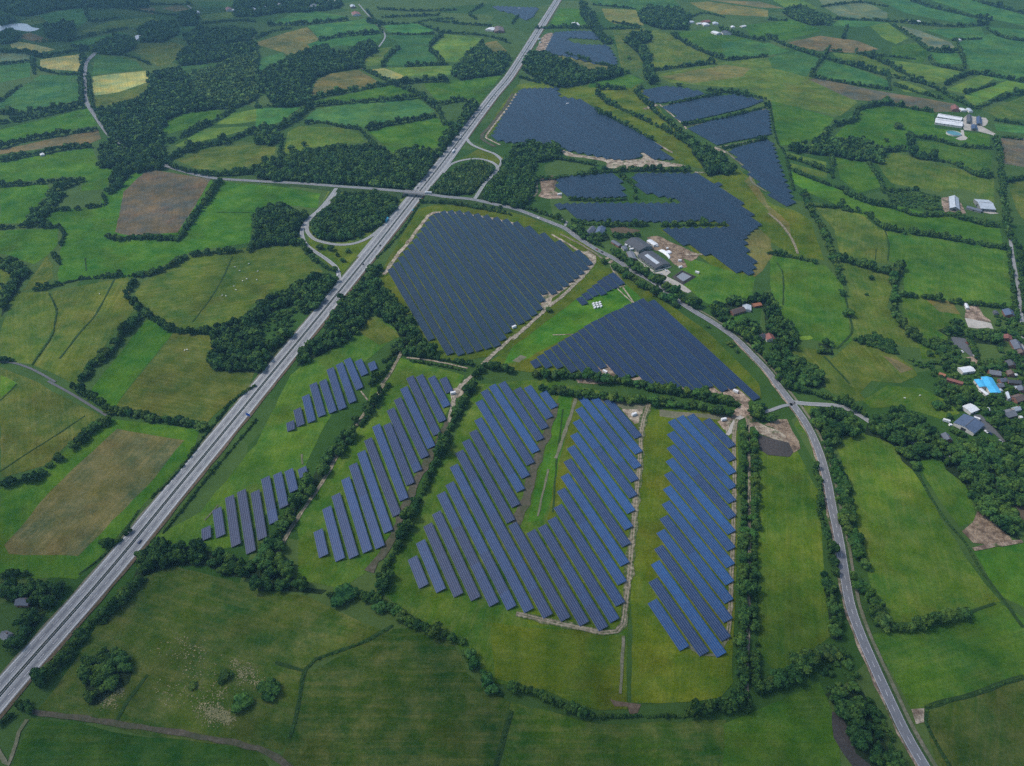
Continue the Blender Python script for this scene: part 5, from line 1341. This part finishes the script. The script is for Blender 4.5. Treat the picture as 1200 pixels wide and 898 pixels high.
def clear(q):
    return all(np.min((c[:, 0] - q[0])**2 + (c[:, 1] - q[1])**2) > d * d for c, d in CLEAR)
def wood(poly, r=(3.6, 6.2), h=(10, 16), dens=.86, color=(1, 1, 1), words=None, name='woodland', z=6.0):
    W = [P(x, y, z) for x, y in poly]; xs = [p[0] for p in W]; ys = [p[1] for p in W]; items = []
    step = (r[0] + r[1]) / 2 * 1.5; y = min(ys); j = 0
    while y < max(ys):
        x = min(xs) + (j % 2) * step / 2
        while x < max(xs):
            q = (x + rng.normal(0, step * .25), y + rng.normal(0, step * .25))
            if inside(q, W) and rng.random() < dens and not any((q[0]-bx)**2 + (q[1]-by)**2 < br*br for bx, by, br in BLD) and clear(q) and not any(inside(q, n) for n in NOGO):
                rr = rng.uniform(*r) * (1.45 if rng.random() < .12 else 1); items.append((q[0], q[1], rr, rng.uniform(*h) * (.6 + .4 * min(1.3, rr / r[1])) * rng.uniform(.85, 1.15), rng.uniform(0, 6.28), rng.normal(0, .2)))
            x += step
        y += step * .87; j += 1
    if not items: return
    if name == 'woodland' and dens > .6: sheet('shaded_wood_floor', [pix(*p) for p in W], M['floor'], 1.0, z=ZB + .14 + (WN[0] % 7) * .004)
    cx, cy = np.mean([p[0] for p in poly]), np.mean([p[1] for p in poly])
    o = link(name, bake(name, items, M['leaf'])); o.color = (*color, 1)
    lab = words or uniq('dense dark green wood' if name == 'woodland' else 'patch of loose green shrubs', cx, cy)
    meta(o, lab, 'woodland' if name == 'woodland' else 'shrubs', kind='stuff'); WN[0] += len(items)
def hedge_items(C, w, h, gap, sp=None):
    items = []; N_ = normals2(C); d = np.concatenate([[0], np.cumsum(np.linalg.norm(np.diff(C[:, :2], axis=0), axis=1))])
    s = 0; sp = sp or w * .42; low = False
    while s < d[-1]:
        x, y = np.interp(s, d, C[:, 0]), np.interp(s, d, C[:, 1]); nx, ny = np.interp(s, d, N_[:, 0]), np.interp(s, d, N_[:, 1])
        if rng.random() < .12: low = not low
        if rng.random() > gap:
            k = rng.uniform(.6, 1.25) * (.72 if low else 1) * (1.35 if rng.random() < .1 else 1); o = rng.normal(0, w * .13)
            items.append((x + nx * o, y + ny * o, w / 2 * k * rng.uniform(.85, 1.15), h * k * rng.uniform(.8, 1.3), rng.uniform(0, 6.28), rng.normal(0, .17)))
        s += sp * rng.uniform(.7, 1.35)
    return items
HN = [0, 0]
def hedge(photo, w, h, gap=.06, words=None, color=(1, 1, 1)):
    C = spline([P(x, y, h * .4) for x, y in photo], 6); items = hedge_items(C, w, h, gap)
    if not items: return
    Lh = np.sum(np.linalg.norm(np.diff(C[:, :2], axis=0), axis=1)); m = photo[len(photo) // 2]
    if len(photo) == 2: m = ((photo[0][0] + photo[1][0]) / 2, (photo[0][1] + photo[1][1]) / 2)
    head = ('long ' if Lh > 260 else 'short ' if Lh < 90 else '') + ('thick' if w >= 9 else 'low' if w < 2.2 else 'thin' if w < 5 else 'leafy') + (' grassy ditch growth' if w < 2.2 else ' green hedge')
    o = link('hedgerow', bake('hedgerow', items, M['leaf'])); o.color = (*color, 1)
    meta(o, words or uniq(head, *m), 'hedge', 'hedgerows between the fields'); HN[0] += 1; HN[1] += len(items)

# single trees and rows of trees one can tell apart
crown_me = [bake('crown', [(0, 0, 1, 1, 0, .0)], M['leaf'], 0) for _ in range(1)]
crown_me = []
for i in range(5):
    v, t, c = LOD[0][i]; sv = LOD; crown_me.append(None)
def crown_mesh(i):
    if crown_me[i] is None:
        keep = LOD[0]; LOD[0] = [keep[i]]; crown_me[i] = bake('crown', [(0, 0, 1, 1, 0, 0)], M['leaf'], 0); LOD[0] = keep
    return crown_me[i]
tm = MB(); tm.cyl(0, 0, 0, .62, .075, .04, 8)
for a in range(5):
    q = a * 1.256; b0 = len(tm.v)
    p0 = np.array([0, 0, .3 + .04 * a]); p1 = np.array([.42 * math.cos(q), .42 * math.sin(q), .58])
    u = np.cross(p1 - p0, (0, 0, 1)); u /= np.linalg.norm(u); w_ = np.array([0, 0, 1.0]); vs = []
    for p, rr in ((p0, .03), (p1, .012)):
        for e, f in ((1, 0), (0, 1), (-1, 0), (0, -1)): vs.append(p + u * rr * e + w_ * rr * f)
    tm.add(vs, [(k, (k+1) % 4, 4 + (k+1) % 4, 4 + k) for k in range(4)])
trunk_me = tm.mesh('trunk', M['bark'])
TN = [0]
def tree(x, y, r, h, label, group=None, color=(1, 1, 1)):
    t = thing('tree', (x, y, 0), rng.uniform(0, 6.28)); meta(t, label, 'tree', group)
    a = link('trunk', trunk_me, t); a.scale = (r, r, h)
    c = link('crown', crown_mesh(rng.integers(0, 5)), t); c.scale = (r * rng.uniform(.85, 1.2), r * rng.uniform(.8, 1.15), h)
    g_ = rng.uniform(.75, 1.3); c.color = (color[0] * g_ * rng.uniform(.8, 1.25), color[1] * g_, color[2] * g_ * rng.uniform(.8, 1.1), 1); TN[0] += 1
def tree_line(photo, sp, r, h, words, gap=0.0, jit=.12, color=(1, 1, 1)):
    C = spline([P(x, y, h * .45) for x, y in photo], 4); N_ = normals2(C)
    d = np.concatenate([[0], np.cumsum(np.linalg.norm(np.diff(C[:, :2], axis=0), axis=1))]); L_ = []; s = sp * .4
    while s < d[-1]:
        x, y = np.interp(s, d, C[:, 0]), np.interp(s, d, C[:, 1]); o = rng.normal(0, r * jit * 2); nx, ny = np.interp(s, d, N_[:, 0]), np.interp(s, d, N_[:, 1])
        if rng.random() >= gap: L_.append((x + nx * o, y + ny * o))
        s += sp * rng.uniform(.75, 1.3)
    (x0, y0), (x1, y1) = photo[0], photo[-1]
    end = ('left' if x0 < x1 else 'right') if abs(x1 - x0) > abs(y1 - y0) * .6 else ('far' if y0 < y1 else 'near')
    for i, (x, y) in enumerate(L_):
        k = rng.uniform(.55, 1.3); hh = h * (.35 + .65 * k) * rng.uniform(.75, 1.3)
        tree(x, y, r * k, hh, f'{ordinal(i + 1)} tree from the {end} end of {words}', 'trees of ' + words, color)

TREES = '''
02|500,122 640,138 760,165 950,197|8.5|5.6|9|the hedge under the olive pasture by the motorway
02|505,165 420,215 380,262|8|5.5|8.5|the short hedge from the lane corner
01|650,580 580,645 520,725 440,795 370,880|9|6|10|the tree line between bright strip and olive pasture
01|870,300 780,350 690,378 595,392|9|5|8|the hedge left of the white cattle
01|500,208 580,216 700,208 830,214 870,160 930,80 990,0|9|5.4|8.5|the hedge around the brown ploughed field
21|470,275 540,325 600,365 700,425|9|6.5|10|the roadside trees in front of the barns
21|475,350 560,400 660,460 780,535|9|6|9.5|the roadside trees opposite the barns
21|715,440 800,495 875,540|9|6.5|10|the roadside trees beyond the concrete yard
21|100,845 300,862 500,882 640,905 800,930 1030,970|9.5|6|10|the trees along the triangular array's lower edge
22|130,20 330,50 560,72 800,95 1020,140|9.5|5.5|9|the trees along the U-shaped array's top edge
31|170,0 200,90 260,170 290,270 320,340 350,430|11|6|9|the hedge left of the two right-hand paddocks
31|600,360 590,450 600,570 650,640 705,700|10|6|9|the hedge right of the olive paddock
32|290,330 335,450 365,560 380,680 420,770 470,870|9.5|6.5|10|the trees right of the country road bend
33|400,0 450,60 490,130 530,220|9|6.5|10|the trees right of the lower country road
33|0,505 100,485 180,415 280,350 385,370|8.5|6.5|10|the tree belt left of the lower country road
13|500,105 560,125 650,180 740,232 870,272 970,318|8|5|8|the tree belt below the stepped array
13|985,370 1050,450 1100,520 1150,560|8|5|7.5|the curved tree belt above the mown meadow
22|1083,190 1085,350 1083,600 1083,898|9.5|4.6|7|the left hedge of the narrow double hedge
22|1133,225 1136,500 1132,700 1132,898|9.5|4.6|7|the right hedge of the narrow double hedge
02|350,290 345,292|20|6.5|9|the gap above the brown-centred meadow
'''
for ln in TREES.strip().splitlines()[:-1]:
    r, s, sp, rr, h, w = ln.split('|'); rr = float(rr)
    hedge(reg(r, s), rr * 1.2, float(h) * .68, .03, 'low growth joining the trunks of ' + w)
    tree_line(reg(r, s), float(sp), float(rr), float(h), w)
SINGLE = '''
02|340,288|6.5|9|big round tree right of two standing alone above the brown-centred meadow
02|270,342|6.5|9|big round tree left of two standing alone above the brown-centred meadow
02|230,380|3.5|5|small bush between the lone trees above the brown-centred meadow
02|193,415|5.5|7|middle-sized tree at the lower end of the gappy hedge above the brown-centred meadow
11|430,275|4|7|small tree standing rightmost on the grass wedge between ramp and motorway
11|380,292|4|7|small tree standing in the middle of the grass wedge between ramps
11|405,318|4|6|small tree standing lowest on the grass wedge between ramps
11|350,262|5.5|9|tree at the right end of the clump inside the ramp curve
11|300,255|7|9|broad tree at the left end of the clump inside the ramp curve
21|720,148|6|9|leftmost round tree in the notch of the far solar park
21|760,148|6|9|second round tree in the notch of the far solar park
21|835,143|7|11|third round tree in the notch of the far solar park
21|895,136|7.5|12|biggest rightmost tree in the notch of the far solar park
21|575,22|5|8|small tree at the left of the hedge inside the far solar park
21|740,35|4|6|small tree at the right tip of the hedge inside the far solar park
21|430,325|5|7|round bush at the gravel corner of the biggest solar array
21|172,550|4.5|6|round bush beside the sandy track below the biggest solar array
21|1018,708|5|7|lone bush on the verge between triangular array and country road
21|1050,742|3.5|5|small bush just below another on the country road verge
21|915,628|3|4|tiny bush on the verge right of the triangular array
21|215,110|5|8|tree beside the pale access road above the biggest solar array
22|665,78|9.5|14|tall broad tree where the sandy track meets the tree rows
30|610,588|11|12|broad lone tree in the bright field left of the two white sheds
30|555,655|5|7|small lone tree in the lower part of the white-shed field
30|555,470|13|15|big tree rising from the hedge above the white-shed field
31|380,565|8|11|round tree on the paddock boundary left of the olive paddock
31|350,470|6|8|small tree at the top of the paddock boundary
31|483,400|4|6|slim tree standing alone in the olive paddock
31|462,478|3|4|bush standing alone in the olive paddock below the slim tree
20|545,268|6|9|upper lone tree in the far field beside the winding wood
20|540,335|7|9|lower lone tree in the far field beside the winding wood
20|600,405|9|10|lone tree between the far hedge and the four solar blocks
20|780,396|7|9|lone tree above the topmost stepped solar block
10|222,672|5|8|lone tree in the yellow-olive field above the overpass wood
10|163,690|7|9|broad lone tree at the lower left of the yellow-olive field
03|1050,480|6|5|round dark bush in the scrubby meadow
03|1130,600|7|6|broad leafy bush at the right of the scrubby meadow
03|905,520|3.5|3|small bush in the middle of the scrubby meadow
13|70,535|8|7|large leafy bush above the sandy patch of the scrubby meadow
13|410,95|11|7|wide dark bush clump at the top edge of the rough meadow
32|1003,270|5|11|dark pointed conifer below the dark blue hall
32|790,100|6|7|leafy tree in the paddock left of the dark blue hall
'''
for ln in SINGLE.strip().splitlines():
    r, s, rr, h, w = ln.split('|'); (q,) = reg(r, s); p = P(*q, float(h) * .5); tree(*p, float(rr), float(h), w)
for k, (x, y) in enumerate([(547, 234), (558, 238), (567, 239), (578, 240), (586, 241), (541, 237)]):
    p = P(x, y + 2, 4); tree(*p, 3.2, 6 + k % 3, f'{ordinal(k + 1)} of the slender trees planted on the overpass embankment')

WOODS = '''
00|690,350 830,320 870,350 900,440 960,470 1090,500 1000,500 850,520 760,560 750,620 760,680 790,770 700,790 620,790 560,860 500,880 520,830 560,780 460,770 470,680 530,650 450,520 520,500 640,470 700,420
10|0,350 100,300 240,230 330,210 360,240 420,240 500,200 565,200 560,235 500,270 490,310 340,330 270,360 250,430 250,470 180,490 80,490 50,430 0,420
10|0,770 120,730 230,700 330,690 480,690 540,670 640,720 720,700 850,700 870,650 940,580 1000,480 1040,490 1000,560 900,700 830,780 760,850 700,878 420,850 250,850 0,840
10|910,340 950,290 1000,240 1060,200 1100,250 1190,250 1150,340 1060,350 960,365
10|0,620 90,600 110,650 60,670 0,660
00|0,0 390,0 380,30 250,40 130,70 60,60 0,40
00|0,80 60,75 70,95 0,115
00|0,150 60,140 90,165 60,190 0,200
00|210,120 340,100 350,150 330,190 220,170
00|640,140 700,100 820,110 830,150 760,190 660,190
00|830,80 880,50 925,70 920,110 850,115
00|860,170 930,130 1197,140 1160,190 1000,200 880,205
00|830,260 870,225 1000,210 1197,200 1197,240 1060,270 950,290 840,300
00|430,230 470,195 560,165 620,180 625,220 560,250 480,245
00|1090,0 1197,0 1197,70 1100,70
00|370,0 700,0 690,30 560,30 400,25
10|0,0 150,0 300,20 250,50 120,50 0,70
10|180,0 400,0 390,30 300,45 210,35
20|590,60 620,35 790,40 830,80 810,130 700,130 600,95
20|55,290 80,240 200,265 350,325 500,320 525,340 430,365 280,395 200,400 60,330
20|0,690 100,665 220,680 230,730 150,740 0,775
20|530,190 560,150 640,150 655,185 600,200 650,260 640,290 680,370 650,390 615,340 620,290 580,230
20|890,760 840,700 900,680 1040,770 1030,800 920,810
20|320,0 380,60 400,130 470,195 430,200 370,130 320,60
30|70,50 150,30 300,90 290,110 200,110 110,80
30|90,690 250,660 430,660 540,700 520,750 420,740 310,720 150,700
01|120,140 130,100 200,50 230,0 300,0 260,30 190,130
01|0,300 60,310 130,360 85,430 35,500 0,565 0,430 50,400 30,350 0,350
01|990,640 1050,600 1150,580 1197,520 1220,540 1220,830 1010,820 985,780
11|-10,90 100,55 230,90 240,130 200,180 170,230 80,240 -10,250
11|380,25 450,5 560,0 665,25 650,60 595,125 540,165 470,198 400,222 320,215 285,195 270,170 262,150 290,110 340,60
11|-10,560 50,490 130,460 200,420 330,380 370,400 360,440 290,520 220,560 190,510 100,530 0,600
11|0,780 60,700 150,640 190,640 60,790 0,850
11|440,480 500,400 560,330 580,340 560,400 640,470 700,560 760,640 830,740 780,765 720,740 640,760 620,720 680,680 640,600 560,560 520,540 520,590 460,650 400,690 310,740 185,800 210,740 310,650 370,545 405,490
21|930,545 1000,505 1197,480 1197,530 1100,525 1010,545 1010,590 1090,600 1140,610 1150,690 1100,645 1050,605 960,585
21|1000,600 1060,640 1120,655 1130,700 1197,740 1197,820 1140,750 1060,670 990,615
21|255,150 330,150 345,190 450,180 460,210 370,225 300,190
31|-10,450 60,560 90,600 140,640 140,700 100,730 20,735 30,690 -10,660
31|0,750 80,720 110,760 200,800 270,860 280,898 60,898 0,800
31|800,630 900,600 935,670 840,655
31|240,690 300,700 315,745 250,745
31|950,650 1080,650 1085,700 980,690
12|580,0 540,80 430,190 380,260 310,330 250,440 170,530 130,620 40,740 0,790 0,898 180,898 100,800 120,720 180,590 240,520 300,430 370,340 440,260 460,200 540,110 590,30
02|650,790 710,720 800,770 900,730 1000,780 1100,800 1200,830 1200,898 1050,880 960,830 830,830 720,860 610,898
32|200,130 260,110 380,130 430,170 440,220 330,230 285,320 250,280 210,200
32|470,170 600,110 700,150 780,200 820,280 780,330 720,340 690,385 640,345 600,275 540,240 460,215
32|820,330 900,270 1050,290 1230,300 1230,540 1140,550 1150,640 1200,720 1130,690 1040,610 980,540 930,450 840,380
32|840,30 960,10 980,60 920,110 860,80
32|1060,150 1100,110 1180,190 1230,210 1230,290 1130,260 1060,180
03|-10,20 180,30 285,50 240,130 170,160 130,150 60,125 -10,90
03|70,190 150,175 200,160 130,260 70,330 35,330 100,250
03|400,400 480,330 560,350 610,430 590,490 520,530 450,590 400,600 380,480
13|0,20 120,20 200,40 325,55 300,75 150,60 0,60
33|280,545 400,500 460,540 500,620 520,690 500,650 440,690 420,780 385,700 350,640
33|400,700 500,670 560,780 650,898 520,898 420,820
33|260,10 300,0 340,160 350,290 300,280 290,120
22|1110,130 1197,85 1200,105 1140,140
22|1130,140 1200,140 1260,130 1200,165 1130,160
'''
wood(reg('00', '880,345 1000,318 1060,280 1205,240 1205,440 1170,470 1100,495 965,465 905,435'), (4.5, 7.5), (9, 14), .86, (1.35, 1.15, 1.25), 'greyer lighter middle part of the biggest wood')
for ln in WOODS.strip().splitlines():
    r, s = ln.split('|'); far = r[1] == '0'
    wood(reg(r, s), (4.6, 8.0) if far else (3.6, 6.8), (10, 17) if far else (7.5, 14))
wood(pts('1085,395 1140,378 1200,372 1225,420 1225,520 1170,540 1130,520 1100,470'), (2.2, 4.6), (4, 9), .24, (1, 1, 1), 'garden trees scattered between the village houses')
wood(pts('1140,430 1200,400 1225,440 1225,500 1180,500'), (2.2, 4.2), (4, 8), .28, (.95, 1, .95), 'denser garden trees among the grey village roofs')
# the pale poplars inside the right-hand ramp loop, the dense wood right of it
wood(pts('523,207 535,197 548,192 565,190 575,194 579,198 572,206 562,216 552,224 530,227 510,226 505,222'), (2.8, 4.4), (10, 14), .95, (1.9, 1.5, 1.7), 'pale grey-green young wood inside the right ramp loop')
wood(pts('590,190 600,183 630,188 622,203 628,212 624,225 618,236 606,244 590,240 570,234 567,230 575,215 585,205'), (4, 6), (11, 15), .95, (.95, 1, 1), 'dense dark wood between right ramp and bare soil plot')
SHRUB = '''
31|560,-5 700,0 800,20 815,85 700,75 570,50|0.42
31|400,690 500,655 590,700 615,760 520,735|.8
31|620,770 720,790 800,790 760,830 660,800|.6
31|780,700 860,690 860,760 800,770|.6
31|830,760 930,740 940,830 850,860|.5
31|1080,760 1180,760 1190,800 1100,800|.6
11|-5,600 100,560 180,540 180,620 100,650 0,740|.3
33|210,480 330,380 420,460 460,540 380,500 290,540|.25
33|420,480 480,560 540,660 640,880 600,880 500,700|.3
03|640,40 660,0 700,0 590,140 450,250 420,260|.35
32|1050,20 1200,20 1230,110 1120,120|.5
31|860,640 950,640 960,700 880,720|.5
31|1090,640 1197,600 1230,700 1150,760|.4
32|960,60 1060,80 1060,130 980,140|.5
31|930,800 1200,800 1200,898 900,898|.25
31|1000,560 1080,560 1160,600 1060,650 990,620|.35
'''
for ln in SHRUB.strip().splitlines():
    r, s, d = ln.split('|'); wood(reg(r, s), (1.8, 3.2), (2.5, 5), float(d), (1.05, 1.05, 1), name='shrubs', z=2)

HEDGES = '''
H00|0,238 100,242 200,262 300,245 420,230
H00|440,212 520,195 610,192
m00|150,255 160,345
m00|185,325 290,345 375,345
H00|390,265 375,340 385,470
m00|0,300 140,285
m00|0,470 100,395
H00|0,520 60,532 150,520 300,490 395,475
H00|0,570 100,555 200,535 330,505 395,495
H00|0,690 100,655 250,630 460,600
H00|0,745 180,715 300,690 430,680
H00|0,865 200,848 335,835
H00|240,890 320,860 390,835
m00|410,340 430,480 470,560 520,640
m00|700,300 620,265 540,250
H00|790,660 900,610 1040,540 1100,500
H00|790,740 900,690 1050,660 1197,600
H00|800,770 900,800 1000,812 1197,802
H00|985,895 1040,830
m00|170,195 330,185 420,165 600,130
m00|330,215 420,220
m00|400,20 410,80 440,100 560,80
m00|440,40 560,35 730,60 830,70
m00|700,20 900,20
m00|930,110 1100,95 1197,100
H00|560,860 510,898
H10|60,115 230,110 320,100 430,90
m10|0,180 80,145 170,130
H10|300,185 400,165 520,155 580,150
m10|520,50 560,100 590,150
m10|600,110 720,108 830,90 930,85
m10|610,155 720,160 830,155
H10|520,100 600,112
m10|860,150 1070,165 1190,200
m10|760,105 860,150
H10|870,160 810,220 850,260 870,295
m10|590,310 610,270 670,220
H10|700,305 900,295
H10|680,385 760,378 900,372
H10|260,460 330,440 480,415 640,385
H10|260,490 370,480 540,470 780,450
H10|500,320 640,385 760,440 850,510 880,570 930,590
H10|0,600 100,600 200,540 260,490
m10|230,575 310,570 400,590 480,600
m10|480,600 520,640 560,680
H10|520,602 650,572 840,540
m10|120,640 110,730
m10|0,500 180,492
H10|850,485 960,465 1040,490
m10|570,40 760,50 940,45
m10|590,80 700,75 860,70
m10|830,95 960,110 1100,120
m10|1060,20 1000,60 1030,90
H10|930,590 890,640 870,690
H20|110,130 230,125 400,130 600,130
m20|380,20 580,40
m20|260,250 400,295 490,310
m20|35,360 130,385
H20|400,410 530,410
H20|400,440 450,475 520,510 650,570 780,640 890,720
H20|400,520 530,580 655,650
H20|580,430 640,490 720,560 800,620 880,690
H20|660,325 770,310 950,290
H20|750,160 850,220 990,275
m20|1000,280 1100,270 1197,260
H20|970,130 1050,160 1197,190
m20|910,420 1000,430 1190,460
m20|740,485 870,460 980,435
m20|800,582 1000,548 1190,500
m20|990,692 1100,668 1197,645
m20|230,740 390,768
H20|0,840 200,828 440,795
H20|460,795 600,790 830,792
m20|500,810 560,860 580,898
m20|30,70 0,110
m20|830,80 900,60 1000,80
m20|470,100 600,125
H30|0,170 100,215 260,265 400,305 560,350 740,390 860,450 960,500
m30|290,215 240,290 195,350
m30|195,355 300,375 450,400 560,415
m30|560,330 570,420
m30|590,395 700,430 820,460
H30|410,240 520,280 640,340 740,385
m30|300,235 350,240
m30|440,250 560,260 690,275
H30|300,85 450,90 560,95 720,110 870,120 1030,110
H30|670,0 800,40 1040,90
H30|960,0 1080,30 1197,60
H30|580,110 690,180 750,230 880,240
m30|370,120 350,180
m30|880,180 910,270 920,320
m30|750,270 780,300 920,330
m30|860,185 1000,180
m30|1020,130 1090,170 1197,190
H30|830,390 950,340 1100,360 1197,380
m30|920,435 1060,390
H30|980,500 1100,450 1197,430
m30|1060,560 1197,580
H30|420,510 490,490 560,480 640,495
m30|600,490 700,510 775,520
H30|240,660 300,590 400,560 420,510
H30|540,705 640,692
H30|660,630 680,720 775,740
m30|680,635 780,650 890,680 1050,692
H30|780,745 880,760 960,810 1050,818
H30|1060,640 1080,700 1090,780 1100,898
m30|85,730 180,760 280,800
m30|95,780 200,830 370,890
m30|300,720 300,830
m30|470,760 520,830 540,898
m30|560,890 700,885
l30|5,470 40,650 80,720 120,890
m30|1100,640 1197,650
m30|1090,850 1197,830
m30|250,30 420,10 560,30
m30|0,90 90,95
H01|210,85 300,78 380,75
m01|410,70 490,55 480,10
H01|0,165 100,155 200,158 280,160
m01|280,160 300,200 280,250
H01|240,285 265,300 275,335
H01|160,452 240,435 290,420
l01|300,425 390,405
H01|630,410 590,480 640,530 690,570
H01|690,570 780,630 860,650 990,645
H01|900,292 1000,280 1130,268
H01|1170,270 1197,200
m01|0,785 60,785
m01|380,400 430,398 570,388
H11|170,240 200,232 280,320 370,370
m11|600,790 650,745 690,705
m11|540,898 600,840 650,770
m11|710,755 850,778 1015,805
l11|720,790 850,810 980,835
H11|1020,855 1080,815 1197,835
m11|770,45 900,50 1050,75 1197,105
l11|760,60 690,170 620,250 560,310
m21|30,62 150,100 250,140
m21|270,32 400,38 540,32
H21|280,132 400,150 640,150
m21|700,158 840,152 1000,152
H21|480,205 600,200
m21|370,230 430,255
m31|200,62 330,68 350,35
H31|350,78 450,95 540,160 650,188
H31|670,188 800,205 950,232 1120,262
H31|360,0 470,45 570,65 700,105 850,105 1000,145 1080,155
m31|0,283 120,303 230,328
H31|330,312 450,342 560,372 620,352
H31|630,478 760,492 870,512
H31|890,512 1000,522 1080,532 1160,552
H31|1090,0 1110,80 1115,150 1150,240
m31|1125,260 1140,400 1165,600
H31|1170,250 1190,400 1200,560
m31|700,680 750,720 830,740
m31|940,690 970,760 1000,800
H02|340,12 420,55 500,110
H02|190,430 100,447 0,472
l02|1190,10 1080,85 1020,165 930,275 860,375 780,465 700,535
H02|595,680 540,735 470,752
l02|1197,165 1090,295 960,445 860,575 760,695
m02|0,895 150,888 
H12|1015,5 960,95 900,225 820,405 750,565 690,695 620,825 575,898
m12|620,0 560,100 490,195
m22|640,22 830,55 1070,103
H32|80,5 200,35 300,65 400,105 460,145
m32|215,385 245,480 240,600 280,720 310,890
H33|480,185 560,245 690,242 800,212 930,192
m33|260,5 300,60 330,150
H03|650,25 560,130 430,225 330,350 230,450 175,525
m03|90,612 145,640
m03|0,700 60,655
H13|620,5 590,60 530,105
m13|340,95 480,95
m23|0,530 100,550 200,600 300,640 420,662
l23|420,662 560,662 840,662
H23|830,652 960,612 1060,612 1110,622
H23|1083,0 1083,200 1083,400 1080,590
H23|1130,0 1130,200 1140,440 1150,560
H33|-60,520 -30,540 60,510
s13|640,240 520,310 400,355 280,400 230,445 205,560 185,690 150,770
s33|740,620 960,560 1100,510 1197,480
s33|740,640 735,690 770,760 850,898
s32|690,400 760,530 850,660 920,740 1010,898
s13|1197,640 1160,760 1120,898
s02|370,890 520,770 650,590
s01|230,475 265,550 255,620 240,680 150,810
'''
HS = {'H': (9.0, 9.0), 'm': (6.0, 6.2), 'l': (3.0, 2.8), 's': (1.8, 1.1)}
for ln in HEDGES.strip().splitlines():
    r, s = ln.split('|'); w, h = HS[r[0]]; q = reg(r[1:], s)
    if r[2] == '0': w *= 1.3; h *= 1.15
    hedge(q, w, h, .3 if r[0] == 's' else .06)
side_items = []
for a, b in SIDE: side_items += hedge_items(spline([a, ((a[0]+b[0])/2 + rng.normal(0, 4), (a[1]+b[1])/2 + rng.normal(0, 4)), b], 8), 7, 7, .1)
meta(link('hedge_network', bake('hedge_network', side_items, M['leaf'], 2)), 'net of hedges in the fields to either side', 'hedges', kind='stuff')
print('VEG trees', TN, 'woods', WN, 'hedges', HN)
# ------------------------------------------------------------------ light, sky, air
SUN_AZ, SUN_EL = math.radians(-75), math.radians(52)       # from the left, azimuth from +Y clockwise
w = bpy.data.worlds.new('World'); sc.world = w; w.use_nodes = True
nt = w.node_tree; bg = nt.nodes['Background']; sky = nt.nodes.new('ShaderNodeTexSky'); sky.sky_type = 'NISHITA'
sky.sun_disc = False; sky.sun_elevation = SUN_EL; sky.sun_rotation = SUN_AZ; sky.air_density = 1.0; sky.dust_density = 2.5; sky.ozone_density = 1.2
nt.links.new(sky.outputs[0], bg.inputs[0]); bg.inputs[1].default_value = 0.115
sd = bpy.data.lights.new('sun', 'SUN'); so = bpy.data.objects.new('sun', sd); COL.objects.link(so)
sd.energy = 1.5; sd.angle = math.radians(10); sd.color = (1, .96, .9)
v = Vector((math.sin(SUN_AZ) * math.cos(SUN_EL), math.cos(SUN_AZ) * math.cos(SUN_EL), math.sin(SUN_EL)))
so.rotation_euler = v.to_track_quat('Z', 'Y').to_euler(); so.location = (0, 0, 900)
def added_shade_cloud(cx, cy, rx, ry, n, seed):
    """flat-bottomed cloud shape added out of view to shade chosen parts of the ground"""
    r = np.random.default_rng(seed); bm = bmesh.new(); bmesh.ops.create_icosphere(bm, subdivisions=3, radius=1)
    sv = np.array([v.co[:] for v in bm.verts]); sf = np.array([[v.index for v in f.verts] for f in bm.faces]); bm.free()
    V = []; Fs = []
    for k in range(n):
        a, d = r.uniform(0, 6.28), math.sqrt(r.uniform(0, 1)) * .8
        x, y = cx + rx * d * math.cos(a), cy + ry * d * math.sin(a); s = r.uniform(.28, .5) * min(rx, ry) * (1.15 - .5 * d)
        o = len(V); w_ = 1 + .12 * np.sin(sv[:, 0] * 7 + k) * np.sin(sv[:, 1] * 6 + 2 * k) * np.cos(sv[:, 2] * 5)
        for p, q in zip(sv, w_): V.append((x + p[0] * s * q * 1.3, y + p[1] * s * q * 1.3, 1400 + (p[2] * s * .6 * q if p[2] > 0 else p[2] * s * .18)))
        Fs += (sf + o).tolist()
    me = mesh('added_shade_cloud', V, Fs, M['added_shade_cloud']); me.polygons.foreach_set('use_smooth', [True] * len(me.polygons))
    meta(link('added_shade_cloud', me), kind='stuff')
m_, nt_, b_ = newmat('added_shade_cloud'); b_.inputs['Base Color'].default_value = (.85, .86, .88, 1); finish(b_, 1, 0); M['added_shade_cloud'] = m_
for i, (sx, sy, rx, ry, n) in enumerate([(40, 205, 430, 120, 26), (-430, 330, 150, 130, 12), (-1350, 2500, 620, 420, 20), (420, 330, 110, 90, 8)]):
    added_shade_cloud(sx - 1057, sy + 283, rx, ry, n, 70 + i)  # added blockers, shifted sunward so their shade lands on the listed spots
HAZE = 0.00007
if HAZE:
    b = MB(); b.box(-5200, 5200, -900, 6200, -1.0, 560.0)
    hm = bpy.data.materials.new('haze'); hm.use_nodes = True; hn = hm.node_tree; hn.nodes.clear()
    ho = hn.nodes.new('ShaderNodeOutputMaterial'); pv = hn.nodes.new('ShaderNodeVolumePrincipled')
    pv.inputs['Color'].default_value = (.32, .7, 1.0, 1); pv.inputs['Density'].default_value = HAZE; pv.inputs['Anisotropy'].default_value = .2
    hn.links.new(pv.outputs[0], ho.inputs['Volume'])
    h = b.build('haze', hm); meta(h, kind='stuff')
sc.view_settings.view_transform = 'Standard'; sc.view_settings.look = 'None'; sc.view_settings.gamma = 1.0; sc.view_settings.exposure = 0.7
sc.cycles.max_bounces = 4; sc.cycles.diffuse_bounces = 2; sc.cycles.glossy_bounces = 2; sc.cycles.volume_bounces = 0
sc.cycles.use_adaptive_sampling = False; sc.cycles.use_denoising = False
